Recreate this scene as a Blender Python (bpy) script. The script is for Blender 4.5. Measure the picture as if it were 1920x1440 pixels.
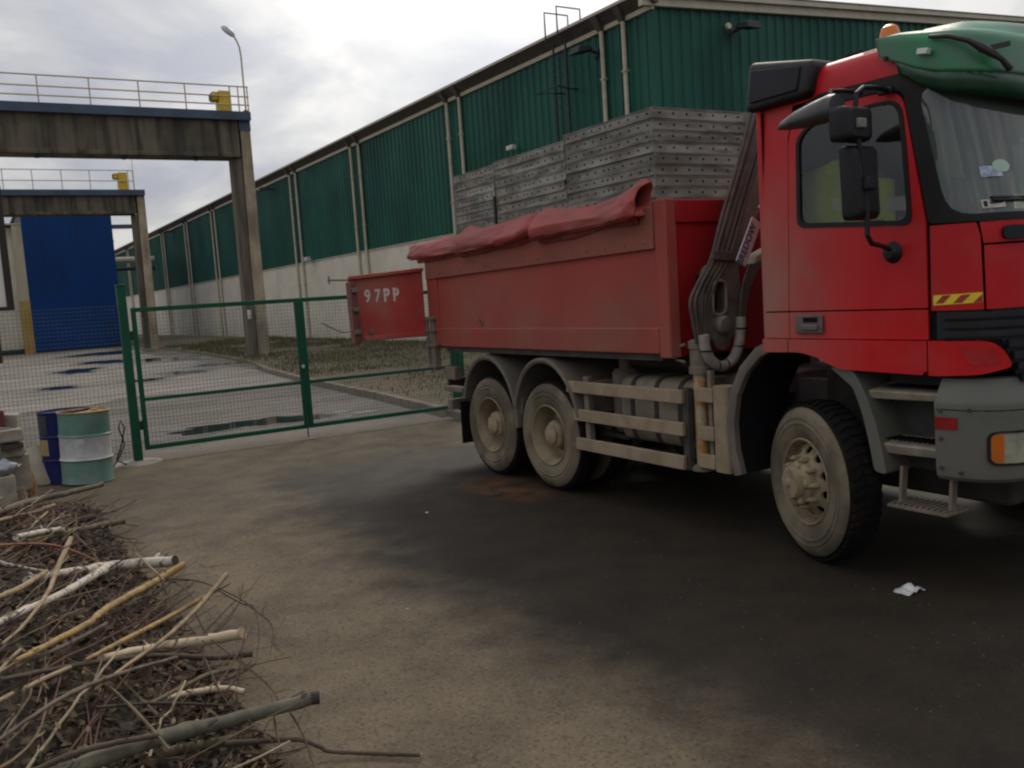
import bpy, bmesh, math, random
from mathutils import Vector, Matrix, noise
from mathutils.geometry import delaunay_2d_cdt
random.seed(11)
for o in list(bpy.data.objects): bpy.data.objects.remove(o)
SC = bpy.context.scene
COL = SC.collection
PI = math.pi
rad = math.radians

# ------------------------------------------------------------------ camera
cd = bpy.data.cameras.new('camera')
cam = bpy.data.objects.new('camera', cd); COL.objects.link(cam)
cd.sensor_fit = 'HORIZONTAL'; cd.sensor_width = 36.0; cd.lens = 36.0 * 1700 / 1920
cd.clip_start = 0.05; cd.clip_end = 3000
f_ = Vector((0.507, 0.856, -0.099)); r_ = Vector((0.855, -0.514, -0.065))
f_.normalize(); r_ = (r_ - f_ * r_.dot(f_)).normalized(); u_ = r_.cross(f_)
cam.matrix_world = Matrix(((r_.x, u_.x, -f_.x, 0), (r_.y, u_.y, -f_.y, 0), (r_.z, u_.z, -f_.z, 1.95), (0, 0, 0, 1)))
SC.camera = cam

# ------------------------------------------------------------------ sky, sun, exposure
SUN_EL, SUN_AZ = rad(38), rad(45)          # azimuth from +Y towards +X
sun_dir = Vector((math.sin(SUN_AZ) * math.cos(SUN_EL), math.cos(SUN_AZ) * math.cos(SUN_EL), math.sin(SUN_EL)))
W = bpy.data.worlds.new('World'); SC.world = W; W.use_nodes = True
nt = W.node_tree; N = nt.nodes; Lk = nt.links; N.clear()
def wn(t, **k):
    n = N.new(t)
    for a, b in k.items(): setattr(n, a, b)
    return n
sky = wn('ShaderNodeTexSky', sky_type='NISHITA', sun_disc=False)
sky.sun_elevation = SUN_EL; sky.sun_rotation = SUN_AZ
bg1 = wn('ShaderNodeBackground'); bg1.inputs['Strength'].default_value = 0.1
Lk.new(sky.outputs[0], bg1.inputs[0])
tc = wn('ShaderNodeTexCoord')
sep = wn('ShaderNodeSeparateXYZ'); Lk.new(tc.outputs['Generated'], sep.inputs[0])
def math_(op, a, b=None, clamp=False):
    n = wn('ShaderNodeMath', operation=op); n.use_clamp = clamp
    for i, v in enumerate((a, b)):
        if v is None: continue
        if isinstance(v, (int, float)): n.inputs[i].default_value = v
        else: Lk.new(v, n.inputs[i])
    return n.outputs[0]
zz = math_('MAXIMUM', sep.outputs[2], 0.0)
den = math_('ADD', zz, 0.32)
cx = math_('DIVIDE', sep.outputs[0], den); cy = math_('DIVIDE', sep.outputs[1], den)
cmb = wn('ShaderNodeCombineXYZ'); Lk.new(cx, cmb.inputs[0]); Lk.new(cy, cmb.inputs[1])
n1 = wn('ShaderNodeTexNoise'); n1.inputs['Scale'].default_value = 2.3; n1.inputs['Detail'].default_value = 7; n1.inputs['Roughness'].default_value = 0.52
n1.inputs['Distortion'].default_value = 0.35
Lk.new(cmb.outputs[0], n1.inputs['Vector'])
cr = wn('ShaderNodeValToRGB')
cr.color_ramp.elements[0].position = 0.40; cr.color_ramp.elements[0].color = (0.43, 0.445, 0.52, 1)
cr.color_ramp.elements[1].position = 0.61; cr.color_ramp.elements[1].color = (0.84, 0.82, 0.80, 1)
e = cr.color_ramp.elements.new(0.51); e.color = (0.60, 0.605, 0.63, 1)
Lk.new(n1.outputs['Fac'], cr.inputs[0])
# the veiled sun brightens the cloud around it
vd = wn('ShaderNodeVectorMath', operation='DOT_PRODUCT'); Lk.new(tc.outputs['Generated'], vd.inputs[0])
gd = Vector((0.55, 0.79, 0.33)).normalized(); vd.inputs[1].default_value = gd
gl = math_('POWER', math_('MAXIMUM', vd.outputs['Value'], 0.0), 15)
gl = math_('MULTIPLY', gl, 0.56)
addc = wn('ShaderNodeMix', data_type='RGBA', blend_type='ADD'); addc.inputs[0].default_value = 1
Lk.new(cr.outputs[0], addc.inputs[6])
gcol = wn('ShaderNodeCombineXYZ')
for i, k in enumerate((1.0, 0.98, 0.92)): Lk.new(math_('MULTIPLY', gl, k), gcol.inputs[i])
Lk.new(gcol.outputs[0], addc.inputs[7])
bg2 = wn('ShaderNodeBackground'); Lk.new(addc.outputs[2], bg2.inputs[0]); Lk.new(math_('MULTIPLY', math_('ADD', math_('MULTIPLY', zz, 1.2), 1.0), 1.5/2.2), bg2.inputs['Strength'])   # overcast skies brighten towards the zenith
mx = wn('ShaderNodeMixShader'); mx.inputs[0].default_value = 0.94
Lk.new(bg1.outputs[0], mx.inputs[1]); Lk.new(bg2.outputs[0], mx.inputs[2])
wo = wn('ShaderNodeOutputWorld'); Lk.new(mx.outputs[0], wo.inputs[0])
sl = bpy.data.lights.new('sun', 'SUN'); sl.energy = 1.4; sl.angle = rad(20); sl.color = (1.0, 0.90, 0.76)
sun = bpy.data.objects.new('sun', sl); COL.objects.link(sun)
sun.rotation_euler = (-sun_dir).to_track_quat('-Z', 'Y').to_euler(); sun.location = (0, 0, 40)
SC.view_settings.view_transform = 'Standard'; SC.view_settings.look = 'None'
SC.view_settings.exposure = 0.0; SC.view_settings.gamma = 1.0; SC.view_settings.use_curve_mapping = False
SC.render.engine = 'CYCLES'
SC.cycles.use_denoising = True; SC.cycles.max_bounces = 8; SC.cycles.transparent_max_bounces = 16
SC.cycles.filter_width = 2.2

# ------------------------------------------------------------------ helpers
class MB:
    def __init__(s): s.v = []; s.f = []
    def add(s, vs, fs):
        b = len(s.v); s.v += [tuple(v) for v in vs]; s.f += [tuple(b + i for i in f) for f in fs]; return s
    def box(s, x0, x1, y0, y1, z0, z1):
        return s.add([(x0,y0,z0),(x1,y0,z0),(x1,y1,z0),(x0,y1,z0),(x0,y0,z1),(x1,y0,z1),(x1,y1,z1),(x0,y1,z1)],
              [(0,3,2,1),(4,5,6,7),(0,1,5,4),(1,2,6,5),(2,3,7,6),(3,0,4,7)])
    def hexa(s, p):   # eight points: bottom 4 ccw, top 4 ccw
        return s.add(p, [(0,3,2,1),(4,5,6,7),(0,1,5,4),(1,2,6,5),(2,3,7,6),(3,0,4,7)])
    def obox(s, c, ax, ay, az, hx, hy, hz):
        c, ax, ay, az = map(Vector, (c, ax, ay, az)); ax.normalize(); ay.normalize(); az.normalize()
        p = [c + ax*hx*i + ay*hy*j + az*hz*k for k in (-1,1) for i,j in ((-1,-1),(1,-1),(1,1),(-1,1))]
        return s.hexa(p)
    def bar(s, a, b, w, h, up=(0,0,1)):
        a, b = Vector(a), Vector(b); d = (b-a); l = d.length; d.normalize()
        up = Vector(up)
        if abs(d.dot(up)) > .97: up = Vector((1,0,0))
        x = d.cross(up).normalized(); y = x.cross(d)
        return s.obox((a+b)/2, x, d, y, w/2, l/2, h/2)
    def tube(s, pts, r, n=8, cap=True, squash=None):
        pts = [Vector(p) for p in pts]
        if not hasattr(r, '__len__'): r = [r]*len(pts)
        t0 = (pts[1]-pts[0]).normalized()
        ref = Vector((0,0,1)) if abs(t0.z) < .9 else Vector((1,0,0))
        nx = t0.cross(ref).normalized(); b = len(s.v); vs = []
        for i, p in enumerate(pts):
            t = (pts[min(i+1,len(pts)-1)] - pts[max(i-1,0)]).normalized()
            nx = (nx - t*nx.dot(t)).normalized(); ny = t.cross(nx)
            for k in range(n):
                a = 2*PI*k/n; vs.append(p + (nx*math.cos(a) + ny*math.sin(a))*r[i])
        fs = []
        for i in range(len(pts)-1):
            for k in range(n):
                k2 = (k+1) % n; fs.append((i*n+k, i*n+k2, (i+1)*n+k2, (i+1)*n+k))
        if cap:
            fs.append(tuple(range(n-1,-1,-1))); fs.append(tuple((len(pts)-1)*n+k for k in range(n)))
        return s.add(vs, fs)
    def cyl(s, a, b, r, n=16, r2=None): return s.tube([a, b], [r, r if r2 is None else r2], n)
    def lathe(s, prof, c, axis='Z', n=32, a0=0, a1=2*PI):
        full = abs(a1-a0-2*PI) < 1e-6; m = n if full else n+1; vs = []; fs = []
        for k in range(m):
            a = a0 + (a1-a0)*k/n; ca, sa = math.cos(a), math.sin(a)
            for r, h in prof:
                if axis == 'Z': vs.append((c[0]+r*ca, c[1]+r*sa, c[2]+h))
                elif axis == 'X': vs.append((c[0]+h, c[1]+r*ca, c[2]+r*sa))
                else: vs.append((c[0]+r*ca, c[1]+h, c[2]+r*sa))
        q = len(prof)
        for k in range(n):
            k2 = (k+1) % m
            for i in range(q-1):
                fs.append((k*q+i, k2*q+i, k2*q+i+1, k*q+i+1))
        return s.add(vs, fs)
    def prism(s, poly, axis, a0, a1):
        n = len(poly); vs = []
        for a in (a0, a1):
            for p, q in poly:
                vs.append({'X': (a,p,q), 'Y': (p,a,q), 'Z': (p,q,a)}[axis])
        fs = [tuple(range(n-1,-1,-1)), tuple(range(n,2*n))] + [(i,(i+1)%n,n+(i+1)%n,n+i) for i in range(n)]
        return s.add(vs, fs)
    def grid(s, rows, close=False):
        m = len(rows[0]); vs = [p for r in rows for p in r]; fs = []
        for i in range(len(rows)-1):
            for j in range(m-1 if not close else m):
                j2 = (j+1) % m; fs.append((i*m+j, i*m+j2, (i+1)*m+j2, (i+1)*m+j))
        return s.add(vs, fs)
    def mesh(s, name, off=(0,0,0), ang=35, recalc=True, smooth=True):
        me = bpy.data.meshes.new(name); off = Vector(off)
        me.from_pydata([tuple(Vector(v)-off) for v in s.v], [], s.f)
        if recalc:
            bm = bmesh.new(); bm.from_mesh(me); bmesh.ops.recalc_face_normals(bm, faces=bm.faces); bm.to_mesh(me); bm.free()
        if smooth:
            me.polygons.foreach_set('use_smooth', [True]*len(me.polygons)); me.set_sharp_from_angle(angle=rad(ang))
        me.update(); return me

LOC = {}
def thing(name, label, cat, loc=(0,0,0), group=None, rotz=0):
    o = bpy.data.objects.new(name, None); COL.objects.link(o); o.empty_display_size = .1
    o.location = loc; o.rotation_euler[2] = rotz; LOC[o.name] = Vector(loc)
    tag(o, label, cat, group); return o
def tag(o, label=None, cat=None, group=None, kind=None):
    if label: o['label'] = label
    if cat: o['category'] = cat
    if group: o['group'] = group
    if kind: o['kind'] = kind
    return o
def put(name, me, m, parent=None, loc=(0,0,0), rot=(0,0,0), bevel=0, seg=2):
    o = bpy.data.objects.new(name, me); COL.objects.link(o)
    if m is not None and len(me.materials) == 0: me.materials.append(m)
    o.location = loc; o.rotation_euler = rot
    if parent is not None: o.parent = parent
    if bevel:
        b = o.modifiers.new('bevel', 'BEVEL'); b.width = bevel; b.segments = seg; b.limit_method = 'ANGLE'; b.angle_limit = rad(40)
    return o
def top(o):
    while o.parent is not None: o = o.parent
    return o
def obj(name, mb, m, parent=None, bevel=0, seg=2, ang=35, local=False, recalc=True, smooth=True):
    """one mesh object; vertices are given in world coordinates unless local"""
    off = (0,0,0)
    if parent is not None and not local: off = LOC.get(top(parent).name, Vector((0,0,0)))
    return put(name, mb.mesh(name, off, ang, recalc, smooth), m, parent, bevel=bevel, seg=seg)
def single(name, mb, m, label, cat, group=None, base=(0,0,0), bevel=0, seg=2, ang=35):
    o = put(name, mb.mesh(name, base, ang), m, None, loc=base, bevel=bevel, seg=seg)
    return tag(o, label, cat, group)

def inpoly(p, poly):
    x, y = p; c = False; n = len(poly); j = n-1
    for i in range(n):
        xi, yi = poly[i]; xj, yj = poly[j]
        if (yi > y) != (yj > y) and x < (xj-xi)*(y-yi)/(yj-yi)+xi: c = not c
        j = i
    return c
def resample(poly, step):
    out = []
    for i in range(len(poly)):
        a, b = Vector(poly[i]), Vector(poly[(i+1) % len(poly)]); n = max(1, int(math.ceil((b-a).length/step)))
        for k in range(n): out.append(tuple(a.lerp(b, k/n)))
    return out
def rounded(poly, r, n=4):
    out = []; m = len(poly)
    for i in range(m):
        p = Vector(poly[i]); a = Vector(poly[i-1]); b = Vector(poly[(i+1) % m])
        rr = r[i] if hasattr(r, '__len__') else r
        if rr <= 0: out.append(tuple(p)); continue
        da = (a-p); db = (b-p); la = min(rr, da.length*.45); lb = min(rr, db.length*.45)
        A = p + da.normalized()*la; B = p + db.normalized()*lb
        for k in range(n+1):
            t = k/n; out.append(tuple(A*(1-t)**2 + p*2*t*(1-t) + B*t*t))
    return out
def patch(mb, outer, holes, fmap, step=.08, thick=.012, rim=None):
    """a shaped panel: the 2D outline with holes, mapped into space, with edges of its own thickness"""
    loops = [resample(outer, step)] + [resample(h, step) for h in holes]
    pts = []; edges = []
    for lp in loops:
        b = len(pts); pts += lp; edges += [(b+i, b+(i+1) % len(lp)) for i in range(len(lp))]
    xs = [p[0] for p in loops[0]]; ys = [p[1] for p in loops[0]]
    x = min(xs)+step*.6
    nb = list(pts)
    while x < max(xs):
        y = min(ys)+step*.6
        while y < max(ys):
            if inpoly((x,y), loops[0]) and not any(inpoly((x,y),h) for h in loops[1:]):
                if all((x-q[0])**2+(y-q[1])**2 > (step*.4)**2 for q in nb): pts.append((x,y))
            y += step
        x += step
    vs, es, fs, ov, oe, of = delaunay_2d_cdt([Vector(p) for p in pts], edges, [], 0, 1e-6)
    tri = []
    for f in fs:
        c = sum((vs[i] for i in f), Vector((0,0)))/len(f)
        if inpoly(c, loops[0]) and not any(inpoly(c,h) for h in loops[1:]): tri.append(f)
    mb.add([fmap(v.x, v.y, 0) for v in vs], tri)
    if thick:
        for lp in loops:
            n = len(lp)
            mb.add([fmap(p[0],p[1],0) for p in lp]+[fmap(p[0],p[1],-thick) for p in lp], [(i,(i+1)%n,n+(i+1)%n,n+i) for i in range(n)])
    return mb
def text_mesh(s, size, depth=.0015, bold=0.0, align='CENTER', sx=1.0):
    c = bpy.data.curves.new('lettering', 'FONT'); c.body = s; c.size = size; c.extrude = depth; c.offset = bold
    c.align_x = align; c.align_y = 'CENTER'; c.resolution_u = 4
    o = bpy.data.objects.new('lettering', c); COL.objects.link(o)
    dg = bpy.context.evaluated_depsgraph_get(); dg.update()
    me = bpy.data.meshes.new_from_object(o.evaluated_get(dg)); bpy.data.objects.remove(o)
    for v in me.vertices: v.co.x *= sx
    me.name = 'lettering'; return me

# ------------------------------------------------------------------ materials
def M(name, c, c2=None, r=.6, metal=0.0, scale=3.0, det=7, lo=.38, hi=.66, bump=0.0, bscale=60.0, rnd=0.0, stretch=None,
      dirt=None, dz=None, dy=None, damt=0.0, dscale=2.5, spec=.5, rvar=0.0, coat=0.0, objco=False, rough2=None):
    m = bpy.data.materials.new(name); m.use_nodes = True; t = m.node_tree; n = t.nodes; l = t.links
    b = n['Principled BSDF']; b.inputs['Roughness'].default_value = r; b.inputs['Metallic'].default_value = metal
    b.inputs['Specular IOR Level'].default_value = spec
    if coat: b.inputs['Coat Weight'].default_value = coat; b.inputs['Coat Roughness'].default_value = .12
    if objco:
        g = n.new('ShaderNodeTexCoord'); pos = g.outputs['Object']
    else:
        g = n.new('ShaderNodeNewGeometry'); pos = g.outputs['Position']
    if stretch:
        mp = n.new('ShaderNodeMapping'); l.new(pos, mp.inputs[0]); mp.inputs['Scale'].default_value = stretch; npos = mp.outputs[0]
    else: npos = pos
    def noise(sc, d=6, p=None):
        q = n.new('ShaderNodeTexNoise'); q.inputs['Scale'].default_value = sc; q.inputs['Detail'].default_value = d
        q.inputs['Roughness'].default_value = .6; l.new(p or npos, q.inputs['Vector']); return q.outputs['Fac']
    def ramp(x, a, bb):
        q = n.new('ShaderNodeMapRange'); q.interpolation_type = 'SMOOTHSTEP'; l.new(x, q.inputs[0])
        q.inputs[1].default_value = a; q.inputs[2].default_value = bb; return q.outputs[0]
    def mix(fac, A, B):
        q = n.new('ShaderNodeMix'); q.data_type = 'RGBA'
        for k, v in ((0, fac), (6, A), (7, B)):
            if hasattr(v, 'links'): l.new(v, q.inputs[k])
            else: q.inputs[k].default_value = v if k == 0 else (*v, 1)
        return q.outputs[2]
    def mt(op, a, bb):
        q = n.new('ShaderNodeMath'); q.operation = op; q.use_clamp = True
        for k, v in enumerate((a, bb)):
            if hasattr(v, 'links'): l.new(v, q.inputs[k])
            else: q.inputs[k].default_value = v
        return q.outputs[0]
    if c2 is None: c2 = tuple(x*.72 for x in c)
    col = mix(ramp(noise(scale, det), lo, hi), c, c2)
    if rnd:
        oi = n.new('ShaderNodeObjectInfo'); hs = n.new('ShaderNodeHueSaturation'); l.new(col, hs.inputs['Color'])
        q = n.new('ShaderNodeMapRange'); l.new(oi.outputs['Random'], q.inputs[0]); q.inputs[3].default_value = 1-rnd; q.inputs[4].default_value = 1+rnd
        l.new(q.outputs[0], hs.inputs['Value']); col = hs.outputs[0]
    if dirt:
        fac = ramp(noise(dscale, 8, pos), .35, .72)
        if dz:
            sp = n.new('ShaderNodeSeparateXYZ'); l.new(pos, sp.inputs[0])
            zr = n.new('ShaderNodeMapRange'); l.new(sp.outputs[2], zr.inputs[0]); zr.inputs[1].default_value = dz[1]; zr.inputs[2].default_value = dz[0]
            fac = mt('MULTIPLY', mt('ADD', mt('MULTIPLY', fac, .55), .45), zr.outputs[0])
            if dy:
                yr = n.new('ShaderNodeMapRange'); l.new(sp.outputs[1], yr.inputs[0]); yr.inputs[1].default_value = dy[0]; yr.inputs[2].default_value = dy[1]
                fac = mt('MULTIPLY', fac, yr.outputs[0])
            fac = mt('ADD', fac, mt('MULTIPLY', ramp(noise(dscale*2.2, 8, pos), .45, .8), .11))
        fac = mt('MULTIPLY', fac, damt)
        col = mix(fac, col, dirt)
        rr = n.new('ShaderNodeMapRange'); l.new(fac, rr.inputs[0]); rr.inputs[3].default_value = r; rr.inputs[4].default_value = .9 if rough2 is None else rough2
        l.new(rr.outputs[0], b.inputs['Roughness'])
    elif rvar:
        rr = n.new('ShaderNodeMapRange'); l.new(noise(scale*1.7, 5), rr.inputs[0]); rr.inputs[1].default_value = .3; rr.inputs[2].default_value = .7
        rr.inputs[3].default_value = max(.02, r-rvar); rr.inputs[4].default_value = min(1, r+rvar); l.new(rr.outputs[0], b.inputs['Roughness'])
    l.new(col, b.inputs['Base Color'])
    if bump:
        bn = n.new('ShaderNodeBump'); bn.inputs['Strength'].default_value = bump; bn.inputs['Distance'].default_value = .01
        l.new(noise(bscale, 5), bn.inputs['Height']); l.new(bn.outputs[0], b.inputs['Normal'])
    return m
def glass(name, tint, rough=.03, body=(0,0,0), bodyf=0.0, ior=1.45):
    m = bpy.data.materials.new(name); m.use_nodes = True; t = m.node_tree; n = t.nodes; l = t.links
    n.remove(n['Principled BSDF']); out = n['Material Output']
    tr = n.new('ShaderNodeBsdfTransparent'); tr.inputs[0].default_value = (*tint, 1)
    gl = n.new('ShaderNodeBsdfGlossy'); gl.inputs['Roughness'].default_value = rough
    df = n.new('ShaderNodeBsdfDiffuse'); df.inputs[0].default_value = (*body, 1)
    m1 = n.new('ShaderNodeMixShader'); m1.inputs[0].default_value = bodyf; l.new(tr.outputs[0], m1.inputs[1]); l.new(df.outputs[0], m1.inputs[2])
    fr = n.new('ShaderNodeFresnel'); fr.inputs[0].default_value = ior
    m2 = n.new('ShaderNodeMixShader'); l.new(fr.outputs[0], m2.inputs[0]); l.new(m1.outputs[0], m2.inputs[1]); l.new(gl.outputs[0], m2.inputs[2])
    l.new(m2.outputs[0], out.inputs[0]); return m

DUST = (.20, .155, .10)
cab_red = M('cab_red_paint', (.54, .007, .011), (.44, .007, .010), r=.38, scale=1.1, stretch=(1,1,.45), dirt=(.30, .185, .145), dz=(1.75, 2.8), dy=(3.65, 4.45), damt=.9, dscale=1.7, spec=.32)
body_red = M('tipper_red_paint', (.39, .032, .029), (.30, .032, .028), r=.55, scale=1.1, dirt=(.25,.14,.10), dz=(1.2, 3.6), damt=.85, dscale=1.2, spec=.25)
board_mat = M('dirty_side_board', (.31, .095, .072), (.22, .085, .062), r=.8, scale=1.6, stretch=(1, .6, 3), spec=.2)
bulk_red = M('clean_bulkhead_red', (.34, .010, .014), (.26, .010, .013), r=.5, scale=1.2, spec=.25)
gate_red = M('lightened_tailgate_red', (.48, .062, .052), (.38, .060, .050), r=.6, scale=1.4, dirt=(.36,.19,.14), damt=.75, dscale=1.6, spec=.25)  # body red lightened to make up for weak light on the tailgate
tarp_mat = M('red_tarpaulin', (.33, .046, .040), (.22, .038, .034), r=.5, scale=3, bump=.35, bscale=16, dirt=(.24,.12,.10), damt=.5, dscale=2, spec=.3)
shell_mat = M('cab_inner_shell', (.014, .012, .012), r=.95, spec=.08)
black_rub = M('black_rubber', (.010, .010, .011), r=.6, scale=8, spec=.3)
black_pl = M('black_plastic', (.009, .010, .012), (.014, .015, .018), r=.55, spec=.35, scale=5)
grey_pl = M('grey_bumper_plastic', (.110, .115, .097), (.085, .090, .075), r=.6, scale=3, dirt=(.20, .17, .13), dz=(.4, 1.4), damt=.7, dscale=3)
fender_mat = M('dusty_mudguard_plastic', (.115, .098, .080), (.16, .13, .098), r=.75, scale=4)
mud_metal = M('mud_coated_metal', (.20, .16, .12), (.14, .112, .082), r=.85, scale=6, bump=.2, bscale=50)
alu = M('dusty_aluminium', (.33, .255, .165), (.25, .19, .12), r=.7, metal=.1, scale=5)
chassis_mat = M('chassis_black', (.035, .030, .027), (.06, .05, .042), r=.8, scale=5)
crane_mat = M('dirty_crane_steel', (.085, .068, .058), (.13, .105, .085), r=.65, scale=6)
hose_mat = M('brown_highlit_hose', (.062, .046, .037), (.10, .078, .06), r=.7, scale=9)  # lighter second tone stands for light caught along the hoses
wrap_mat = M('pale_hose_wrap', (.33, .29, .25), (.24, .21, .18), r=.8, scale=12)
plate_mat = M('pale_plate', (.44, .43, .42), (.32, .31, .30), r=.5, scale=8)
blue_ink = M('blue_lettering', (.05, .05, .20), r=.6)
white_ink = M('white_lettering', (.66, .62, .58), (.48, .22, .20), r=.6, scale=26, lo=.5, hi=.72)
visor_mat = M('green_visor_plastic', (.008, .20, .075), (.010, .15, .062), r=.32, scale=2.2, dirt=(.12, .16, .135), damt=.62, dscale=2.2, rough2=.55)
visor_lip = M('dark_green_tinted_plastic', (.004, .045, .018), r=.3)
orange_l = M('orange_lens', (.75, .22, .02), (.7, .17, .015), r=.25)
amber_l = M('amber_lens', (.55, .13, .01), r=.2)
red_l = M('red_reflector', (.30, .012, .012), r=.25, scale=30)
head_l = M('headlamp_lens', (.42, .41, .30), (.30, .29, .22), r=.18, metal=.2, scale=14)
white_pl = M('white_plastic', (.62, .62, .58), r=.4)
yellow_st = M('yellow_sticker', (.80, .62, .03), (.72, .55, .03), r=.5, scale=10)
red_st = M('red_sticker', (.38, .03, .02), r=.5)
tyre_side = M('dusty_tyre_sidewall', (.205, .168, .118), (.105, .086, .062), r=.9, scale=2.6, lo=.36, hi=.62, spec=.2, bump=.2, bscale=40)
tyre_tread = M('tyre_tread_rubber', (.008, .008, .0075), (.016, .014, .012), r=.95, spec=.1, scale=5)
rim_mat = M('mud_covered_rim', (.28, .22, .135), (.19, .15, .095), r=.85, scale=7, bump=.3, bscale=50)
side_glass = glass('side_window_glass', (.88, .94, .86), .02, (.2,.25,.2), .03, 1.75)
wind_glass = glass('windscreen_glass', (.62, .72, .68), .03, (.30,.36,.33), .24, 1.75)
seat_mat = M('seat_fabric', (.16, .18, .16), (.11, .12, .11), r=.9, scale=10)
vest_mat = M('hi_vis_yellow', (.62, .74, .02), (.5, .6, .03), r=.8, scale=9)
int_mat = M('cab_interior_trim', (.10, .105, .10), r=.8)
curtain_mat = M('beige_curtain', (.42, .38, .30), r=.9)
# ================================================================== SETTING: ground
asph = bpy.data.materials.new('worn_wet_shaded_asphalt'); asph.use_nodes = True
def build_asphalt(m):
    t = m.node_tree; n = t.nodes; l = t.links; b = n['Principled BSDF']
    g = n.new('ShaderNodeNewGeometry'); pos = g.outputs['Position']
    sp = n.new('ShaderNodeSeparateXYZ'); l.new(pos, sp.inputs[0])
    def noise(sc, d=6, rgh=.6, st=None, dist=0):
        q = n.new('ShaderNodeTexNoise'); q.inputs['Scale'].default_value = sc; q.inputs['Detail'].default_value = d; q.inputs['Roughness'].default_value = rgh
        q.inputs['Distortion'].default_value = dist
        if st:
            mp = n.new('ShaderNodeMapping'); mp.inputs['Scale'].default_value = st; l.new(pos, mp.inputs[0]); l.new(mp.outputs[0], q.inputs['Vector'])
        else: l.new(pos, q.inputs['Vector'])
        return q.outputs['Fac']
    def mr(x, a, bb, c=0., d=1.):
        q = n.new('ShaderNodeMapRange'); q.interpolation_type = 'SMOOTHSTEP'; l.new(x, q.inputs[0])
        for k, v in zip((1,2,3,4), (a,bb,c,d)): q.inputs[k].default_value = v
        return q.outputs[0]
    def mt(op, a, bb, cl=False):
        q = n.new('ShaderNodeMath'); q.operation = op; q.use_clamp = cl
        for k, v in enumerate((a, bb)):
            if hasattr(v, 'links'): l.new(v, q.inputs[k])
            else: q.inputs[k].default_value = v
        return q.outputs[0]
    def mix(fac, A, B):
        q = n.new('ShaderNodeMix'); q.data_type = 'RGBA'
        for k, v in ((0, fac), (6, A), (7, B)):
            if hasattr(v, 'links'): l.new(v, q.inputs[k])
            else: q.inputs[k].default_value = v if k == 0 else (*v, 1)
        return q.outputs[2]
    big = noise(.55, 6, .6, None, .6); med = noise(2.2, 7); fine = noise(160, 3, .7); agg = noise(55, 4, .7)
    # dry sandy wear on the left of the lane, dampness and truck shade both painted dark on the right; the border wanders
    xb = mt('ADD', sp.outputs[0], mt('ADD', mt('MULTIPLY', mt('SUBTRACT', big, .5), 1.3), mt('MULTIPLY', mt('SUBTRACT', med, .5), .7)))
    damp = mr(xb, 2.1, 3.05)  # mask for dampness and painted truck shade together
    midd = mt('MULTIPLY', mt('MULTIPLY', mr(mt('ADD', sp.outputs[1], mt('MULTIPLY', mt('SUBTRACT', med, .5), 2.2)), 7.4, 9.2), mr(sp.outputs[1], 12.6, 11.6)), mt('ADD', .42, mt('MULTIPLY', mt('SUBTRACT', big, .5), .9)))
    nearc = mr(sp.outputs[1], 12.2, 9.5)            # dark lane only on this side of the gate
    damp = mt('MULTIPLY', damp, mt('ADD', mt('MULTIPLY', nearc, .75), .25))
    damp = mt('MAXIMUM', damp, midd)
    dry = mix(mr(med, .35, .7), (.150, .116, .072), (.104, .082, .053))
    wet_shaded = mix(mr(med, .35, .7), (.031, .0225, .0132), (.019, .0138, .0082))
    col = mix(damp, dry, wet_shaded)
    far = mr(sp.outputs[1], 12.6, 14.0)
    yard = mix(mr(noise(.35, 6, .6, (1, 1.6, 1)), .38, .66), (.158, .140, .118), (.088, .079, .068))
    col = mix(mt('MULTIPLY', far, .9), col, yard)
    st = mr(noise(1.1, 8, .65, (1.2, .5, 1), .8), .56, .70)
    col = mix(mt('MULTIPLY', st, .45), col, (.028, .025, .022))
    sand = mr(noise(1.6, 8, .7), .55, .75)
    edge = mr(xb, 2.2, .9)
    col = mix(mt('MULTIPLY', mt('MULTIPLY', sand, edge), .6), col, (.21, .165, .105))
    # rusty clay dropped in front of the rear wheels
    ax = n.new('ShaderNodeVectorMath'); ax.operation = 'SUBTRACT'; l.new(pos, ax.inputs[0]); ax.inputs[1].default_value = (4.45, 7.8, 0)
    sc_ = n.new('ShaderNodeVectorMath'); sc_.operation = 'MULTIPLY'; l.new(ax.outputs[0], sc_.inputs[0]); sc_.inputs[1].default_value = (2.2, 1.15, 0)
    le = n.new('ShaderNodeVectorMath'); le.operation = 'LENGTH'; l.new(sc_.outputs[0], le.inputs[0])
    clay = mt('MULTIPLY', mr(le.outputs['Value'], 1.1, .2), mr(noise(3.5, 7, .65), .36, .62))
    col = mix(mt('MULTIPLY', clay, .85), col, (.16, .062, .026))
    vo = n.new('ShaderNodeTexVoronoi'); vo.inputs['Scale'].default_value = 75; l.new(pos, vo.inputs['Vector'])
    vc = n.new('ShaderNodeSeparateColor'); l.new(vo.outputs['Color'], vc.inputs[0])
    gk = mt('SUBTRACT', 1.0, mt('MULTIPLY', damp, .85))
    col = mix(mt('MULTIPLY', mt('MULTIPLY', mr(vc.outputs[0], .62, .95), .20), gk), col, (.26, .22, .155))
    col = mix(mt('MULTIPLY', mr(vc.outputs[1], .70, .98), .42), col, (.012, .011, .009))
    cw = n.new('ShaderNodeTexVoronoi'); cw.feature = 'DISTANCE_TO_EDGE'; cw.inputs['Scale'].default_value = .42
    wv = n.new('ShaderNodeVectorMath'); wv.operation = 'ADD'; l.new(pos, wv.inputs[0])
    wn_ = n.new('ShaderNodeTexNoise'); wn_.inputs['Scale'].default_value = 1.6; wn_.inputs['Detail'].default_value = 8; l.new(pos, wn_.inputs['Vector'])
    l.new(wn_.outputs['Color'], wv.inputs[1]); l.new(wv.outputs[0], cw.inputs['Vector'])
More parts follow.
